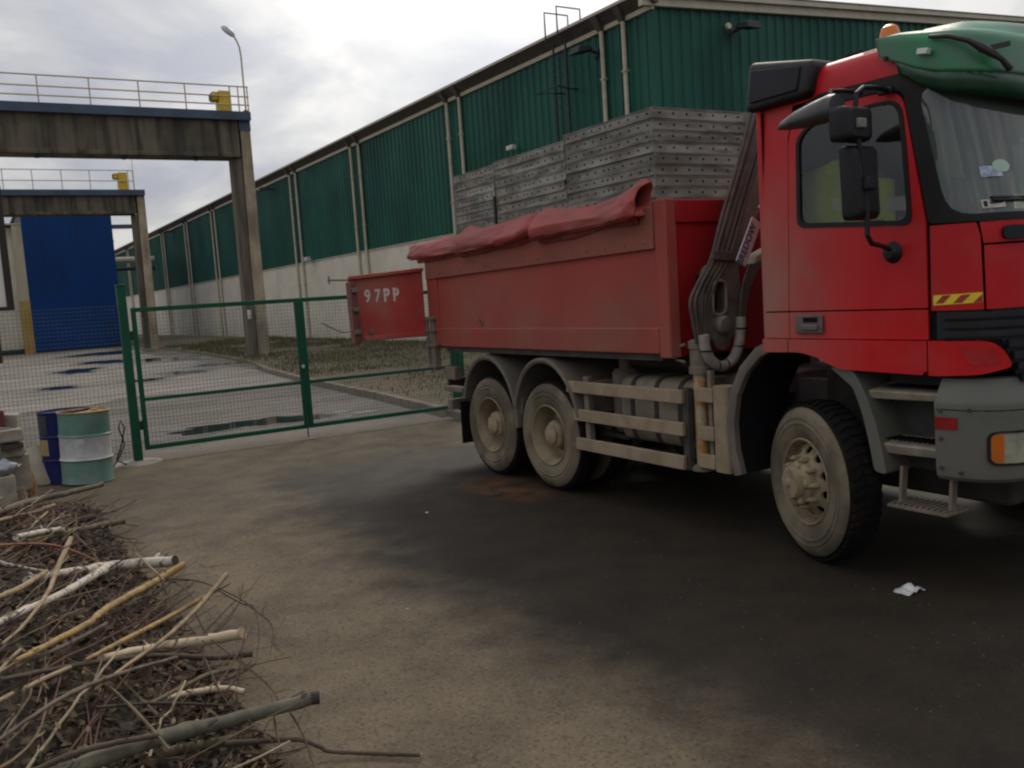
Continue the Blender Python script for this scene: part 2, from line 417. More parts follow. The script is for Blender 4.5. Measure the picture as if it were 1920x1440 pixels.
    crack = mt('MULTIPLY', mr(cw.outputs['Distance'], .008, .001), mr(noise(.8, 4), .50, .62))
    col = mix(mt('MULTIPLY', crack, .75), col, (.014, .012, .010))
    spk = mr(fine, .66, .78)
    col = mix(mt('MULTIPLY', mt('MULTIPLY', spk, .26), gk), col, (.30, .265, .20))
    drk = mr(agg, .58, .72)
    col = mix(mt('MULTIPLY', drk, .5), col, (.018, .016, .014))
    l.new(col, b.inputs['Base Color'])
    ro = mt('SUBTRACT', mt('ADD', .80, mt('MULTIPLY', mt('SUBTRACT', med, .5), .25)), mt('MULTIPLY', damp, .12))
    l.new(ro, b.inputs['Roughness']); b.inputs['Specular IOR Level'].default_value = .25
    bn = n.new('ShaderNodeBump'); bn.inputs['Strength'].default_value = .55; bn.inputs['Distance'].default_value = .006
    l.new(mt('ADD', agg, mt('MULTIPLY', fine, .5)), bn.inputs['Height']); l.new(bn.outputs[0], b.inputs['Normal'])
build_asphalt(asph)
g = MB().add([(-400,-300,0),(400,-300,0),(400,700,0),(-400,700,0)], [(0,1,2,3)])
tag(obj('ground', g, asph), kind='structure')

# concrete apron of the far yard
conc_y = M('yard_concrete', (.235, .205, .165), (.135, .120, .10), r=.75, scale=.5, lo=.36, hi=.64, bump=.2, bscale=30, stretch=(1, 2.2, 1))
ap = MB()
def apron_edge(x): return 22.5 + 1.1*math.sin(x*.7) + .6*math.sin(x*1.9+1) + (x-2)*.35
xs = [-30+ i*.5 for i in range(0, 77)]
ap.grid([[(x, apron_edge(x), .004) for x in xs], [(x, 60, .004) for x in xs], [(x, 120, .004) for x in xs]])
tag(obj('concrete_yard', ap, conc_y), kind='structure')

# puddles
pud = bpy.data.materials.new('puddle_water'); pud.use_nodes = True
pb = pud.node_tree.nodes['Principled BSDF']; pb.inputs['Base Color'].default_value = (.012, .013, .012, 1); pb.inputs['Roughness'].default_value = .045
pb.inputs['IOR'].default_value = 1.33
damp_m = [M('damp_concrete_edge', (.075,.066,.054), (.05,.045,.038), r=.35, scale=2.5), M('drying_concrete_edge', (.12,.104,.083), (.085,.075,.062), r=.6, scale=2.5)]
def puddle(cx, cy, rx, ry, seed, rot=0):
    rnd = random.Random(seed); ph = [rnd.uniform(0, 6.28) for _ in range(5)]; pts = []
    for k in range(90):
        a = 2*PI*k/90; q = 1 + .35*noise.noise(Vector((2.2*math.cos(a), 2.2*math.sin(a), seed*1.7))) + .18*noise.noise(Vector((5*math.cos(a), 5*math.sin(a), seed*2.7))) + .18*math.sin(2*a+ph[0]) + .12*math.sin(3*a+ph[1]) + .08*math.sin(5*a+ph[2]) + .05*math.sin(9*a+ph[3])
        x, y = rx*q*math.cos(a), ry*q*math.sin(a)
        pts.append((cx+x*math.cos(rot)-y*math.sin(rot), cy+x*math.sin(rot)+y*math.cos(rot), .008))
    mb = MB().add(pts, [tuple(range(90))]); tag(obj('puddle', mb, pud), kind='structure')
    for q_, (sc_, zz_) in enumerate(((1.22, .0065), (1.5, .0055))):
        rim = [(cx+(p[0]-cx)*(sc_+.22*noise.noise(Vector((p[0]*2.3/ry, p[1]*2.3/ry, seed)))), cy+(p[1]-cy)*(sc_+.22*noise.noise(Vector((p[0]*2.3/ry, p[1]*2.3/ry, seed+4)))), zz_) for p in pts]
        tag(obj('damp_patch', MB().add(rim, [tuple(range(90))]), damp_m[q_]), kind='structure')
puddle(4.15, 15.75, 1.15, .62, 3, -.12); puddle(2.15, 30.5, .55, .55, 5); puddle(4.6, 30.2, .5, .7, 8); puddle(6.1, 32.2, .6, 1.1, 9)
puddle(5.6, 46, 1.4, 1.6, 10); puddle(7.4, 43, 1.0, 1.8, 12); puddle(7.0, 58, 1.5, 3.0, 13); puddle(3.6, 40, .8, 1.4, 15)
puddle(8.2, 35.4, .9, 1.2, 16)

# verge between the kerb and the warehouse
verge_mat = M('verge_soil_and_moss', (.078, .068, .026), (.10, .078, .042), r=.95, scale=.9, lo=.35, hi=.65, bump=.6, bscale=14, dirt=(.145, .10, .065), damt=.85, dscale=.55)
kx = [(6.60,13.0),(6.79,14.9),(6.98,16.84),(7.15,19.7),(7.43,23.7),(7.87,28.3),(8.47,31.7),(9.0,38.0),(9.45,46.0),(9.75,57.0),(10.2,80),(10.6,150)]
def kerb_x(y):
    for (a,b),(c,d) in zip(kx, kx[1:]):
        if y <= d: return a+(c-a)*(y-b)/(d-b)
    return kx[-1][0]
vg = MB(); rows = []
yy = [10.5+ i*.7 for i in range(60)] + [53, 60, 70, 85, 100, 125, 150]
for y in yy:
    x0 = kerb_x(max(13, y)) + .12; row = [(x0-.06, y, -.03)]
    for k in range(13):
        x = x0 + (16.9-x0)*k/12 + (0 if k < 12 else 22*(y < 19.5))
        row.append((x, y, .095 + .05*noise.noise(Vector((x*.6, y*.6, 2))) + (.10*min(1, k/8))))
    rows.append(row)
vg.grid(rows); tag(obj('verge', vg, verge_mat), kind='structure')
# short rough grass on the verge
gm = M('short_rough_grass', (.078, .074, .022), (.115, .094, .038), r=.9, scale=1.3, lo=.35, hi=.65)
gb = MB(); rg = random.Random(4)
for _ in range(26000):
    y = 12.6 + (rg.random()**1.5)*46; x0 = kerb_x(max(13,y))+.25; x = rg.uniform(x0, 16.5)
    if noise.noise(Vector((x*.45, y*.3, 9))) + .25*noise.noise(Vector((x*2, y*2, 3))) < rg.uniform(-.45,.25): continue
    k = min(12,max(0,(x-x0+.13)/(16.9-x0+.13)*12)); z = .095 + .05*noise.noise(Vector((x*.6, y*.6, 2))) + .10*min(1, k/8)
    a = rg.uniform(0, 2*PI); h = rg.uniform(.03, .085)*(1+y/45); w = .006*(1+y/14); lx, ly = rg.uniform(-.5,.5)*h, rg.uniform(-.5,.5)*h
    gb.add([(x-w*math.cos(a), y-w*math.sin(a), z-.01), (x+w*math.cos(a), y+w*math.sin(a), z-.01), (x+lx, y+ly, z+h)], [(0,1,2)])
go = obj('grass', gb, gm, recalc=False, smooth=False); tag(go, 'short rough olive grass on the verge by the warehouse', None, kind='stuff')
# kerb: stones one by one
kerb_mat = M('weathered_kerb_concrete', (.20, .165, .125), (.13, .11, .085), r=.9, scale=5, bump=.4, bscale=60, rnd=.12)
kr = thing('kerb', 'worn concrete kerb edging the grass verge behind the gate', 'kerb', (6.6, 13.0, 0)); kr['kind'] = 'structure'
y = 12.2
while y < 31:
    a = Vector((kerb_x(max(13,y)) if y > 13 else 6.6-(13-y)*.09, y, 0)); y2 = y+1.0; b = Vector((kerb_x(max(13,y2)) if y2 > 13 else 6.6-(13-y2)*.09, y2, 0))
    d = (b-a); 
    mb = MB().obox((a+b)/2+Vector((.03,0,.058+random.uniform(-.006,.006))), (d.y,-d.x,0), d, (0,0,1), .075, d.length/2-.008, .075)
    obj('kerb_stone', mb, kerb_mat, kr, bevel=.015); y = y2

# ================================================================== WAREHOUSE
clad = M('green_profiled_sheet', (.004, .088, .060), (.003, .066, .047), r=.5, dirt=(.012,.045,.038), damt=.55, dscale=.35, spec=.3, scale=.6, rnd=.10, stretch=(1,1,.25), objco=False)
panel_w = M('white_wall_panel', (.66, .61, .50), (.56, .52, .43), r=.8, scale=.7, dirt=(.20,.19,.15), dz=(.0, 1.5), damt=.5, dscale=1.0, rnd=.04)
trim_c = M('cream_trim', (.50, .46, .35), (.42, .39, .30), r=.6, scale=3)
fascia_m = M('dark_brown_fascia', (.060, .052, .045), (.09, .08, .068), r=.6, scale=2)
roof_m = M('grey_roof_sheet', (.18, .18, .17), r=.6)
pipe_m = M('cream_downpipe', (.50, .45, .33), (.40, .36, .27), r=.55, scale=4)
dark_m = M('dark_painted_steel', (.012, .020, .022), r=.6)
WX, WY = 16.85, 19.7
wh = thing('warehouse', 'long warehouse with green ribbed cladding over a white wall', 'warehouse', (WX, WY, 0), rotz=.012)
ZB, ZT, WLEN, GW = 4.42, 9.36, 140.0, 18.6
gslope = .058
core = MB().prism([(.14, 0), (GW*2, 0), (GW*2, 9.3), (GW, 9.35+GW*gslope), (.14, 9.3)], 'Y', .12, WLEN)
obj('inner_wall', core, dark_m, wh, local=True)
rf = MB()
rf.hexa([(-.42,-.30,9.80),(GW,-.30,9.80+GW*gslope),(GW,WLEN,9.80+GW*gslope),(-.42,WLEN,9.80),(-.42,-.30,9.84),(GW,-.30,9.84+GW*gslope),(GW,WLEN,9.84+GW*gslope),(-.42,WLEN,9.84)])
rf.hexa([(GW,-.30,9.80+GW*gslope),(2*GW+.4,-.30,9.80),(2*GW+.4,WLEN,9.80),(GW,WLEN,9.80+GW*gslope),(GW,-.30,9.84+GW*gslope),(2*GW+.4,-.30,9.84),(2*GW+.4,WLEN,9.84),(GW,WLEN,9.84+GW*gslope)])
obj('roof', rf, roof_m, wh, local=True)
# profiled sheets on the long side
SW = 1.14
def rib_profile(w=SW, d=.045, n=3):
    p = []; s = w/n
    for i in range(n): p += [(i*s, 0), (i*s+s*.56, 0), (i*s+s*.66, -d), (i*s+s*.90, -d)]
    p.append((w+.012, 0)); return p
prof = rib_profile()
sm = MB().grid([[(d, y, z) for (y, d) in prof] for z in (ZB, ZT)]).mesh('cladding_sheet', smooth=False, recalc=False)
k = 0
while k*SW < WLEN-SW:
    if k < 90: put('cladding_sheet', sm, clad, wh, (-.004*(k % 2), k*SW, 0))
    k += 1
rest = MB()
for q in range(90, k): rest.grid([[(d-.004*(q%2), q*SW+y, z) for (y, d) in prof] for z in (ZB, ZT)])
tag(obj('cladding_sheet', rest, clad, wh, local=True, smooth=False, recalc=False), kind='stuff')
# gable sheets, cut to the rake
for q in range(int(GW*2/SW)):
    x0 = q*SW; mb = MB()
    def zt(x): return (9.42 + min(x, 2*GW-x)*gslope)
    mb.grid([[(x0+y+.02, d, ZB if s == 0 else zt(x0+y)) for (y, d) in prof] for s in (0,1)])
    obj('gable_sheet', mb, clad, wh, local=True, smooth=False, recalc=False)
# white lower wall
bays = [1.1, 10.85, 20.75, 29.9, 39.1, 48.2, 57.2, 66.8, 76.2, 86, 95.8, 105.5, 115.3, 125, 134.8]
edges = [0] + [b+.5 for b in bays] + [WLEN]
for a, b in zip(edges, edges[1:]):
    if b-a > 4:
        m_ = (a+b)/2
        for p, q in ((a, m_), (m_, b)): obj('wall_panel', MB().box(-.02, .10, p+.012, q-.012, 0, ZB-.03), panel_w, wh, local=True)
    else: obj('wall_panel', MB().box(-.02, .10, a+.012, b-.012, 0, ZB-.03), panel_w, wh, local=True)
for q in range(6): obj('wall_panel', MB().box(.12+q*6.1, .12+q*6.1+6.08, -.02, .10, 0, ZB-.03), panel_w, wh, local=True)
obj('drip_flashing', MB().box(-.07, .02, -.06, WLEN, ZB-.03, ZB+.012).box(.02, 2*GW, -.07, .02, ZB-.03, ZB+.012), trim_c, wh, local=True)
# eave: white strip, fascia, gutter lip
obj('eave_strip', MB().box(-.11, .0, -.11, WLEN, ZT, ZT+.13), trim_c, wh, local=True)
obj('fascia', MB().hexa([(-.12,-.28,ZT+.13),(0,-.28,ZT+.13),(0,WLEN,ZT+.13),(-.12,WLEN,ZT+.13),(-.40,-.28,9.74),(0,-.28,9.74),(0,WLEN,9.74),(-.40,WLEN,9.74)]), fascia_m, wh, local=True)
obj('gutter', MB().box(-.46, -.30, -.30, WLEN, 9.745, 9.80), trim_c, wh, local=True)
def rake(z0, z1, y0, y1):
    mb = MB()
    for xa, xb in ((-.46, GW), (GW, 2*GW+.46)):
        za, zb = (min(xa, 2*GW-xa)*gslope, min(xb, 2*GW-xb)*gslope)
        mb.hexa([(xa,y0,z0+za),(xb,y0,z0+zb),(xb,y1,z0+zb),(xa,y1,z0+za),(xa,y0,z1+za),(xb,y0,z1+zb),(xb,y1,z1+zb),(xa,y1,z1+za)])
    return mb
obj('rake_trim', rake(9.44, 9.66, -.16, .0), trim_c, wh, local=True)
obj('rake_cap', rake(9.67, 9.81, -.28, .0), trim_c, wh, local=True)
obj('corner_flashing', MB().box(-.055, .01, -.055, .16, ZB, ZT).box(.01, .14, -.055, .01, ZB, ZT), clad, wh, local=True)
# downpipes in pairs, each with a swan neck
pm = MB(); pm.tube([(-.13,0,9.36),(-.12,0,9.2),(-.12,0,.25),(-.21,0,.12)], .068, 10)
for z in (8.0, 5.6, 3.2, 1.2): pm.box(-.20, -.04, -.085, .085, z-.02, z+.02)
hopper = MB().hexa([(-.20,-.09,9.36),(-.06,-.09,9.36),(-.06,.09,9.36),(-.20,.09,9.36),(-.44,-.16,9.74),(-.06,-.16,9.74),(-.06,.16,9.74),(-.44,.16,9.74)]).mesh('rain_hopper')
pme = pm.mesh('downpipe')
for b in bays:
    for d in (0, 1.0): put('rain_hopper', hopper, fascia_m, put('downpipe', pme, pipe_m, wh, (0, b+d, 0)))
def floodlight(loc, rz, label):
    t = thing('floodlight', label, 'floodlight', loc, 'floodlights on the warehouse', rz)
    obj('bracket', MB().bar((0,0,0),(0,-.45,.06),.06,.06).box(-.12,.12,-.03,0,-.12,.12), dark_m, t, local=True)
    obj('lamp_body', MB().hexa([(-.27,-.85,-.10),(.27,-.85,-.10),(.27,-.30,.0),(-.27,-.30,.0),(-.22,-.80,.10),(.22,-.80,.10),(.22,-.36,.14),(-.22,-.36,.14)]), dark_m, t, local=True, bevel=.02)
floodlight((16.76, 22.15, 8.85), -PI/2, 'dark floodlight on the green side wall just right of the roof ladder')
floodlight((19.75, 19.58, 9.0), 0, 'dark floodlight on the green gable wall above the truck load')
floodlight((16.36, 53.9, 9.0), -PI/2, 'small dark floodlight on the green wall right of the near concrete column')
floodlight((16.02, 82.5, 9.1), -PI/2, 'small dark floodlight high on the far end of the green wall')
single('vent_cap', MB().lathe([(0,-.07),(.08,-.07),(.10,-.03),(.10,0)], (19.58, 19.62, 9.16), 'Y', 16), M('cream_plastic', (.6,.58,.42), r=.5), 'small round cream cap on the green gable wall', 'vent cap', base=(19.58,19.66,9.16))
def camera_box(loc, label, s=1.0):
    t = thing('security_camera', label, 'security camera', loc, 'cameras on the warehouse')
    obj('bracket', MB().bar((0,0,0),(-.22*s,0,-.02),.05*s,.05*s), white_pl, t, local=True)
    obj('camera_body', MB().box(-.34*s,-.16*s,-.30*s,.10*s,-.06*s,.10*s), white_pl, t, local=True, bevel=.02)
camera_box((16.70, 26.9, 6.85), 'white security camera on the green wall right above the formwork stacks')
camera_box((16.45, 48.2, 4.5), 'white security camera beside a downpipe pair left of the tailgate', 1.3)
camera_box((16.35, 57.5, 4.75), 'white security camera right of the near concrete column', 1.1)
# roof access ladder
ld = thing('roof_ladder', 'dark steel roof ladder with tall handrail hoops on the green wall', 'ladder', (16.6, 23.6, 3.2))
for dy in (-.33, .33):
    obj('stile', MB().bar((-.16,dy,1.0),(-.16,dy,6.3),.05,.05), dark_m, ld, local=True)
    obj('handrail_hoop', MB().tube([(-.30,dy,6.2),(-.42,dy,6.5),(-.42,dy,7.25),(.45,dy,7.25),(.45,dy,6.6)], .025, 6), dark_m, ld, local=True)
rung = MB().bar((-.16,-.31,0),(-.16,.31,0),.03,.03).mesh('rung')
for i in range(17): put('rung', rung, dark_m, ld, (0,0,1.1+i*.3))
obj('ladder_bracket', MB().bar((-.16,-.33,4.85),(.2,-.33,4.85),.04,.04).bar((-.16,.33,4.85),(.2,.33,4.85),.04,.04).bar((-.7,-.6,4.85),(-.7,.6,4.85),.03,.03).bar((-.7,-.6,4.85),(-.16,-.33,4.85),.03,.03).bar((-.7,.6,4.85),(-.16,.33,4.85),.03,.03), dark_m, ld, local=True)

# ================================================================== PORTAL FRAMES (old crane gantry)
conc_d = M('streaked_old_concrete', (.15, .128, .088), (.042, .037, .028), r=.9, scale=1.3, lo=.38, hi=.64, stretch=(2.2, 2.2, .16), bump=.3, bscale=20, dirt=(.03,.027,.022), damt=.6, dscale=.7)
conc_k = M('dark_streaked_column', (.16, .135, .10), (.055, .046, .036), r=.9, scale=1.2, stretch=(2.2, 2.2, .2), bump=.3, bscale=20)
conc_c = M('column_concrete', (.46, .38, .265), (.28, .225, .155), r=.9, scale=1.2, stretch=(2.2, 2.2, .3), bump=.3, bscale=20, dirt=(.07,.055,.045), damt=.55, dscale=.8)
blue_cap = M('faded_blue_steel', (.050, .080, .130), (.04, .052, .075), r=.6, scale=1.4)
rail_m = M('pale_yellow_handrail', (.62, .50, .27), (.52, .42, .25), r=.6, scale=6)
rail_w = M('grey_handrail', (.46, .40, .34), (.50, .42, .32), r=.6, scale=6)
yel_m = M('yellow_painted_steel', (.62, .42, .02), (.52, .34, .02), r=.5, scale=3)
def portal(Y, xl, xr, xc, zb, zt, label, rails, posts, clips, xi):
    t = thing('crane_gantry', label, 'crane gantry', ((xl+xr)/2, Y+.5, 0), 'concrete crane gantries')
    obj('beam', MB().box(xl, xr, Y, Y+.9, zb, zt-.32), conc_d, t, bevel=.03)
    obj('beam_ledge', MB().box(xl, xr-.02, Y-.08, Y+.98, zb-.02, zb+.16), conc_d, t, bevel=.03)
    obj('cap_plate', MB().box(xl, xc[2]+.03, Y-.22, Y+1.15, zt-.32, zt), blue_cap, t)
    obj('column', MB().hexa([(xc[1],Y+.0,0),(xc[2],Y+.0,0),(xc[2],Y+.75,0),(xc[1],Y+.75,0),(xc[1]+.08,Y+.0,zt-.33),(xc[2]+.02,Y+.0,zt-.33),(xc[2]+.02,Y+.75,zt-.33),(xc[1]+.08,Y+.75,zt-.33)]), conc_c, t, bevel=.03)
    obj('corbel_column', MB().hexa([(xc[0],Y+.12,0),(xc[1]-.004,Y+.12,0),(xc[1]-.004,Y+.70,0),(xc[0],Y+.70,0),(xc[0]+.03,Y+.12,zb-.03),(xc[1]+.05,Y+.12,zb-.03),(xc[1]+.05,Y+.70,zb-.03),(xc[0]+.03,Y+.70,zb-.03)]), conc_k, t, bevel=.03)
    obj('far_column', MB().box(xl, xl+.7, Y+.05, Y+.80, 0, zb-.03), conc_c, t)
    obj('column_foot', MB().box(xc[0]-.12, xc[2]+.10, Y-.12, Y+.9, 0, .10), conc_c, t, bevel=.03)
    for z in rails: obj('handrail', MB().tube([(xl, Y-.15, z), (xi, Y-.15, z)], .028, 6), rail_m if z < rails[-1] else rail_w, t)
    for x in posts: obj('railing_post', MB().tube([(x, Y-.15, zt), (x, Y-.15, rails[-1])], .026, 6), rail_w, t)
    mb = MB()
    for x in clips: obj('cable_clip', MB().box(x, x+.14, Y+.1, Y+.3, zb-.14, zb-.025), dark_m, t)
    return t
ga = portal(36.6, -7.5, 9.95, (9.60, 9.96, 10.40), 8.00, 9.72, 'nearer concrete crane gantry with streaked beam and blue capped column',
           (9.98, 10.30, 10.68), [-2.1, -.4, 1.3, 3.0, 4.68, 6.36, 8.02, 9.7, 10.02, 10.38], [2.7, 5.6, 8.2], 10.42)
obj('blue_end_plate', MB().box(9.985, 10.432, 36.578, 36.598, 9.02, 9.395).box(10.422, 10.432, 36.6, 37.3, 9.02, 9.395), blue_cap, ga)
obj('electric_box', MB().box(9.62, 9.74, 36.44, 36.58, 1.62, 1.98), white_pl, ga, bevel=.01)
portal(57.5, -6.0, 9.22, (8.95, 9.25, 9.74), 8.05, 9.42, 'farther and smaller looking concrete crane gantry in front of the blue hall',
           (9.92, 10.52), [-.4, 1.0, 2.5, 3.95, 5.42, 6.88, 8.93, 9.2], [], 9.25)
def hoist(x0, x1, Y, z0, z1, label):
    t = thing('motor_housing', label, 'motor housing', ((x0+x1)/2, Y, z0), 'yellow housings on the gantries')
    obj('cabinet', MB().box(x0, x1, Y-.3, Y+.35, z0, z1), yel_m, t, bevel=.02)
    obj('hood', MB().box(x0-.24, x0, Y-.25, Y+.30, z1-.36, z1-.03), yel_m, t, bevel=.05)
    obj('vent', MB().box(x0-.262, x0-.24, Y-.2, Y+.25, z1-.31, z1-.08), dark_m, t)
hoist(9.28, 9.74, 36.75, 9.722, 10.50, 'yellow motor housing at the railing end of the nearer gantry')
hoist(8.42, 8.90, 57.7, 9.422, 10.42, 'yellow motor housing at the railing end of the farther gantry')
# street lamp standing on the nearer gantry
st = thing('street_lamp', 'thin street lamp with a round head standing on the nearer gantry', 'street lamp', (10.36, 36.75, 9.72))
obj('pole', MB().tube([(0,0,0),(0,0,2.2),(-.03,0,2.55),(-.14,-.02,2.82),(-.30,-.05,3.05)], .035, 8), rail_w, st, local=True)
obj('lamp_head', MB().lathe([(0,.12),(.15,.11),(.27,.04),(.31,-.03),(.26,-.08),(0,-.10)], (0,0,0), 'Z', 20), plate_mat, st, local=True).matrix_local = Matrix.Translation((-.42,-.07,3.12)) @ Matrix.Rotation(rad(38),4,'X') @ Matrix.Rotation(rad(28),4,'Y')
obj('base_flange', MB().box(-.09,.09,-.09,.09,0,.12), red_st, st, local=True)
single('antenna_rod', MB().tube([(9.27,57.6,9.42),(9.27,57.6,12.9)], .018, 6), rail_w, 'thin rod rising from the farther gantry end', 'rod', base=(9.27,57.6,9.42))

# ================================================================== BLUE HALL and its neighbour
blue_h = M('blue_sheet_metal', (.002, .040, .175), (.002, .032, .13), r=.6, spec=.2, scale=.35, stretch=(1,1,.4))
beige_m = M('beige_wall_render', (.42, .36, .27), (.34, .29, .21), r=.85, scale=1.0, stretch=(1,1,.3))
yel_b = M('yellow_painted_post', (.38, .27, .10), (.36, .22, .05), r=.7, scale=1.2)
bh = thing('blue_hall', 'tall plain blue metal hall behind the farther gantry', 'hall', (6.7, 72, 0))
obj('core_wall', MB().box(3.86, 9.42, 70.1, 86, 0, 9.85), dark_m, bh)
for i in range(5): obj('wall_sheet', MB().box(3.84+i*1.118, 3.84+(i+1)*1.118-.006, 70.0, 70.09, .12, 9.9), blue_h, bh)
obj('side_wall', MB().box(9.43, 9.50, 70.0, 86, .12, 9.9), blue_h, bh)
obj('flat_roof', MB().box(3.7, 9.6, 69.9, 86.1, 9.9, 10.0), blue_cap, bh)
ws = thing('white_hall', 'white walled hall left of the blue hall with beige pier', 'hall', (0, 72, 0))
obj('wall', MB().box(-16, 3.25, 70.6, 84, 0.35, 8.6), panel_w, ws)
obj('plinth', MB().box(-16, 3.25, 70.58, 70.6, 0, .35), dark_m, ws)
obj('pier', MB().box(3.22, 3.82, 70.0, 71.0, 3.6, 8.72), beige_m, ws)
obj('pier_base', MB().box(3.20, 3.83, 69.98, 71.02, 0, 3.6), yel_b, ws)
obj('coping', MB().box(-16, 3.83, 69.95, 84, 8.72, 8.82), beige_m, ws)
bb = thing('billboard', 'big blank white board in a dark frame at the left edge', 'billboard', (0, 56, 2))
obj('board', MB().box(-6, 1.94, 56.02, 56.12, 3.02, 9.3), M('white_sheet', (.70,.66,.62), (.62,.58,.55), r=.6, scale=.8), bb)
fm = M('dark_board_frame', (.02,.012,.012), r=.6)
obj('frame', MB().box(1.942, 2.30, 55.95, 56.2, 2.80, 9.45).box(-6, 1.94, 55.95, 56.2, 2.80, 3.015), fm, bb)
for x in (-4.8, 1.2): obj('support_post', MB().box(x, x+.25, 56.2, 56.45, 0, 9.2), fm, bb)
# pipe bridge far behind
pbm = thing('pipe_bridge', 'distant pipe bridge between the blue hall and the warehouse', 'pipe bridge', (11.5, 88, 0))
obj('bridge_beam', MB().box(9.6, 14.9, 88, 88.4, 10.0, 10.35), blue_cap, pbm)
obj('pipe', MB().tube([(9.6,88,7.2),(15.2,88,7.2)], .28, 10), pipe_m, pbm)
obj('lower_pipe', MB().tube([(9.6,88,6.4),(15.2,88,6.4)], .16, 10), dark_m, pbm)
obj('thin_pipe', MB().tube([(9.6,88.2,8.9),(12.0,88.2,8.9)], .07, 8), blue_cap, pbm)
obj('bridge_post', MB().box(14.6,14.8,88.05,88.35,0,10.0).box(10.2,10.4,88.05,88.35,0,10.0), fascia_m, pbm)
# ================================================================== GATE AND FENCE
gate_m = M('green_powder_coat', (.002, .072, .034), (.002, .058, .028), r=.5, spec=.3, scale=3)
wire_m = M('green_wire', (.020, .060, .040), (.05, .07, .05), r=.6, scale=4)
def wire_mesh(mb, x0, x1, y, z0, z1, px=.05, pz=.05, r=.0017, bends=()):
    nx = int(round((x1-x0)/px)); nz = int(round((z1-z0)/pz))
    def bend(z):
        for b in bends:
            if abs(z-b) < .05: return -.03*(1-abs(z-b)/.05)
        return 0
    zs = sorted(set([z0, z1] + [b+d for b in bends for d in (-.05,0,.05)]))
    for i in range(nx+1):
        x = x0+(x1-x0)*i/nx
        for a, b in zip(zs, zs[1:]): mb.add([(x-r,y+bend(a),a),(x+r,y+bend(a),a),(x,y+bend(a)+2*r,a),(x-r,y+bend(b),b),(x+r,y+bend(b),b),(x,y+bend(b)+2*r,b)], [(0,1,4,3),(1,2,5,4),(2,0,3,5)])
    for i in range(nz+1):
        z = z0+(z1-z0)*i/nz; yy = y-2*r+bend(z)
        mb.add([(x0,yy-r,z),(x0,yy+r,z),(x0,yy,z+2*r),(x1,yy-r,z),(x1,yy+r,z),(x1,yy,z+2*r)], [(0,1,4,3),(1,2,5,4),(2,0,3,5)])
GY = 13.12
def gate_post(x, h, label, w=.11):
    t = thing('gate_post', label, 'gate post', (x, GY, 0), 'posts of the double gate')
    obj('post', MB().box(-w/2, w/2, -.06, .06, 0, h), gate_m, t, bevel=.006, local=True)
    obj('cap', MB().box(-w/2-.004, w/2+.004, -.064, .064, h+.0005, h+.03), gate_m, t, bevel=.008, local=True)
    obj('footing', MB().lathe([(0,.03),(.20,.028),(.29,.006),(.31,0)], (0,0,0), 'Z', 18), M('pale_footing', (.30,.27,.22), r=.9, scale=5), t, local=True)
    return t
lp = gate_post(1.80, 2.38, 'tall left post of the green gate, beside the drums')
for z in (1.72, .5): obj('hinge', MB().cyl((.075,-.02,z-.06),(.075,-.02,z+.06),.028,10).bar((.0,-.02,z),(.075,-.02,z),.03,.04), dark_m, lp, local=True)
rp = gate_post(6.80, 2.30, 'right post of the green gate, behind the rear wheels')
for z in (1.72, .5): obj('hinge', MB().cyl((-.075,-.02,z-.06),(-.075,-.02,z+.06),.028,10).bar((.0,-.02,z),(-.075,-.02,z),.03,.04), dark_m, rp, local=True)
def gate_leaf(x0, x1, label, lock):
    t = thing('gate_leaf', label, 'gate', ((x0+x1)/2, GY, .15), 'leaves of the double gate')
    w = .06; z0, z1, zm = .155, 2.09, .84
    for x in (x0, x1-w): obj('stile', MB().box(x, x+w, GY-.03, GY+.03, z0, z1), gate_m, t, bevel=.005)
    for z in (z0, z1-w): obj('frame_rail', MB().box(x0+w+.001, x1-w-.001, GY-.029, GY+.029, z, z+w), gate_m, t, bevel=.005)
    obj('middle_rail', MB().box(x0+w+.001, x1-w-.001, GY-.024, GY+.024, zm-.02, zm+.025), gate_m, t, bevel=.004)
    mb = MB(); wire_mesh(mb, x0+w, x1-w, GY+.012, zm+.025, z1-w); wire_mesh(mb, x0+w, x1-w, GY+.012, z0+w, zm-.02)
    tag(obj('wire_mesh', mb, wire_m, t, smooth=False, recalc=False), kind='stuff')
    if lock:
        obj('lock_case', MB().box(x1-.055, x1+.01, GY-.055, GY-.031, 1.0, 1.16), gate_m, t, bevel=.004)
        obj('latch_plate', MB().box(x1-.04, x1+.0, GY-.066, GY-.0555, 1.06, 1.11), white_pl, t)
        obj('drop_bolt', MB().cyl((x1-.03,GY-.05,.03),(x1-.03,GY-.05,.6),.010,8), gate_m, t)
gate_leaf(1.90, 4.20, 'left leaf of the green mesh gate, puddle behind it', True)
gate_leaf(4.215, 6.71, 'right leaf of the green mesh gate, partly behind the tailgate', False)
fe = thing('mesh_fence', 'green welded wire fence panel left of the gate, behind the drums', 'fence', (.5, GY, 0))
mb = MB(); wire_mesh(mb, -.75, 1.74, GY, .05, 2.13, bends=(.35, 1.05, 1.75)); tag(obj('wire_panel', mb, wire_m, fe, smooth=False, recalc=False), kind='stuff')
obj('fence_post', MB().box(-.81,-.75,GY-.03,GY+.03,0,2.2), gate_m, fe, bevel=.005)

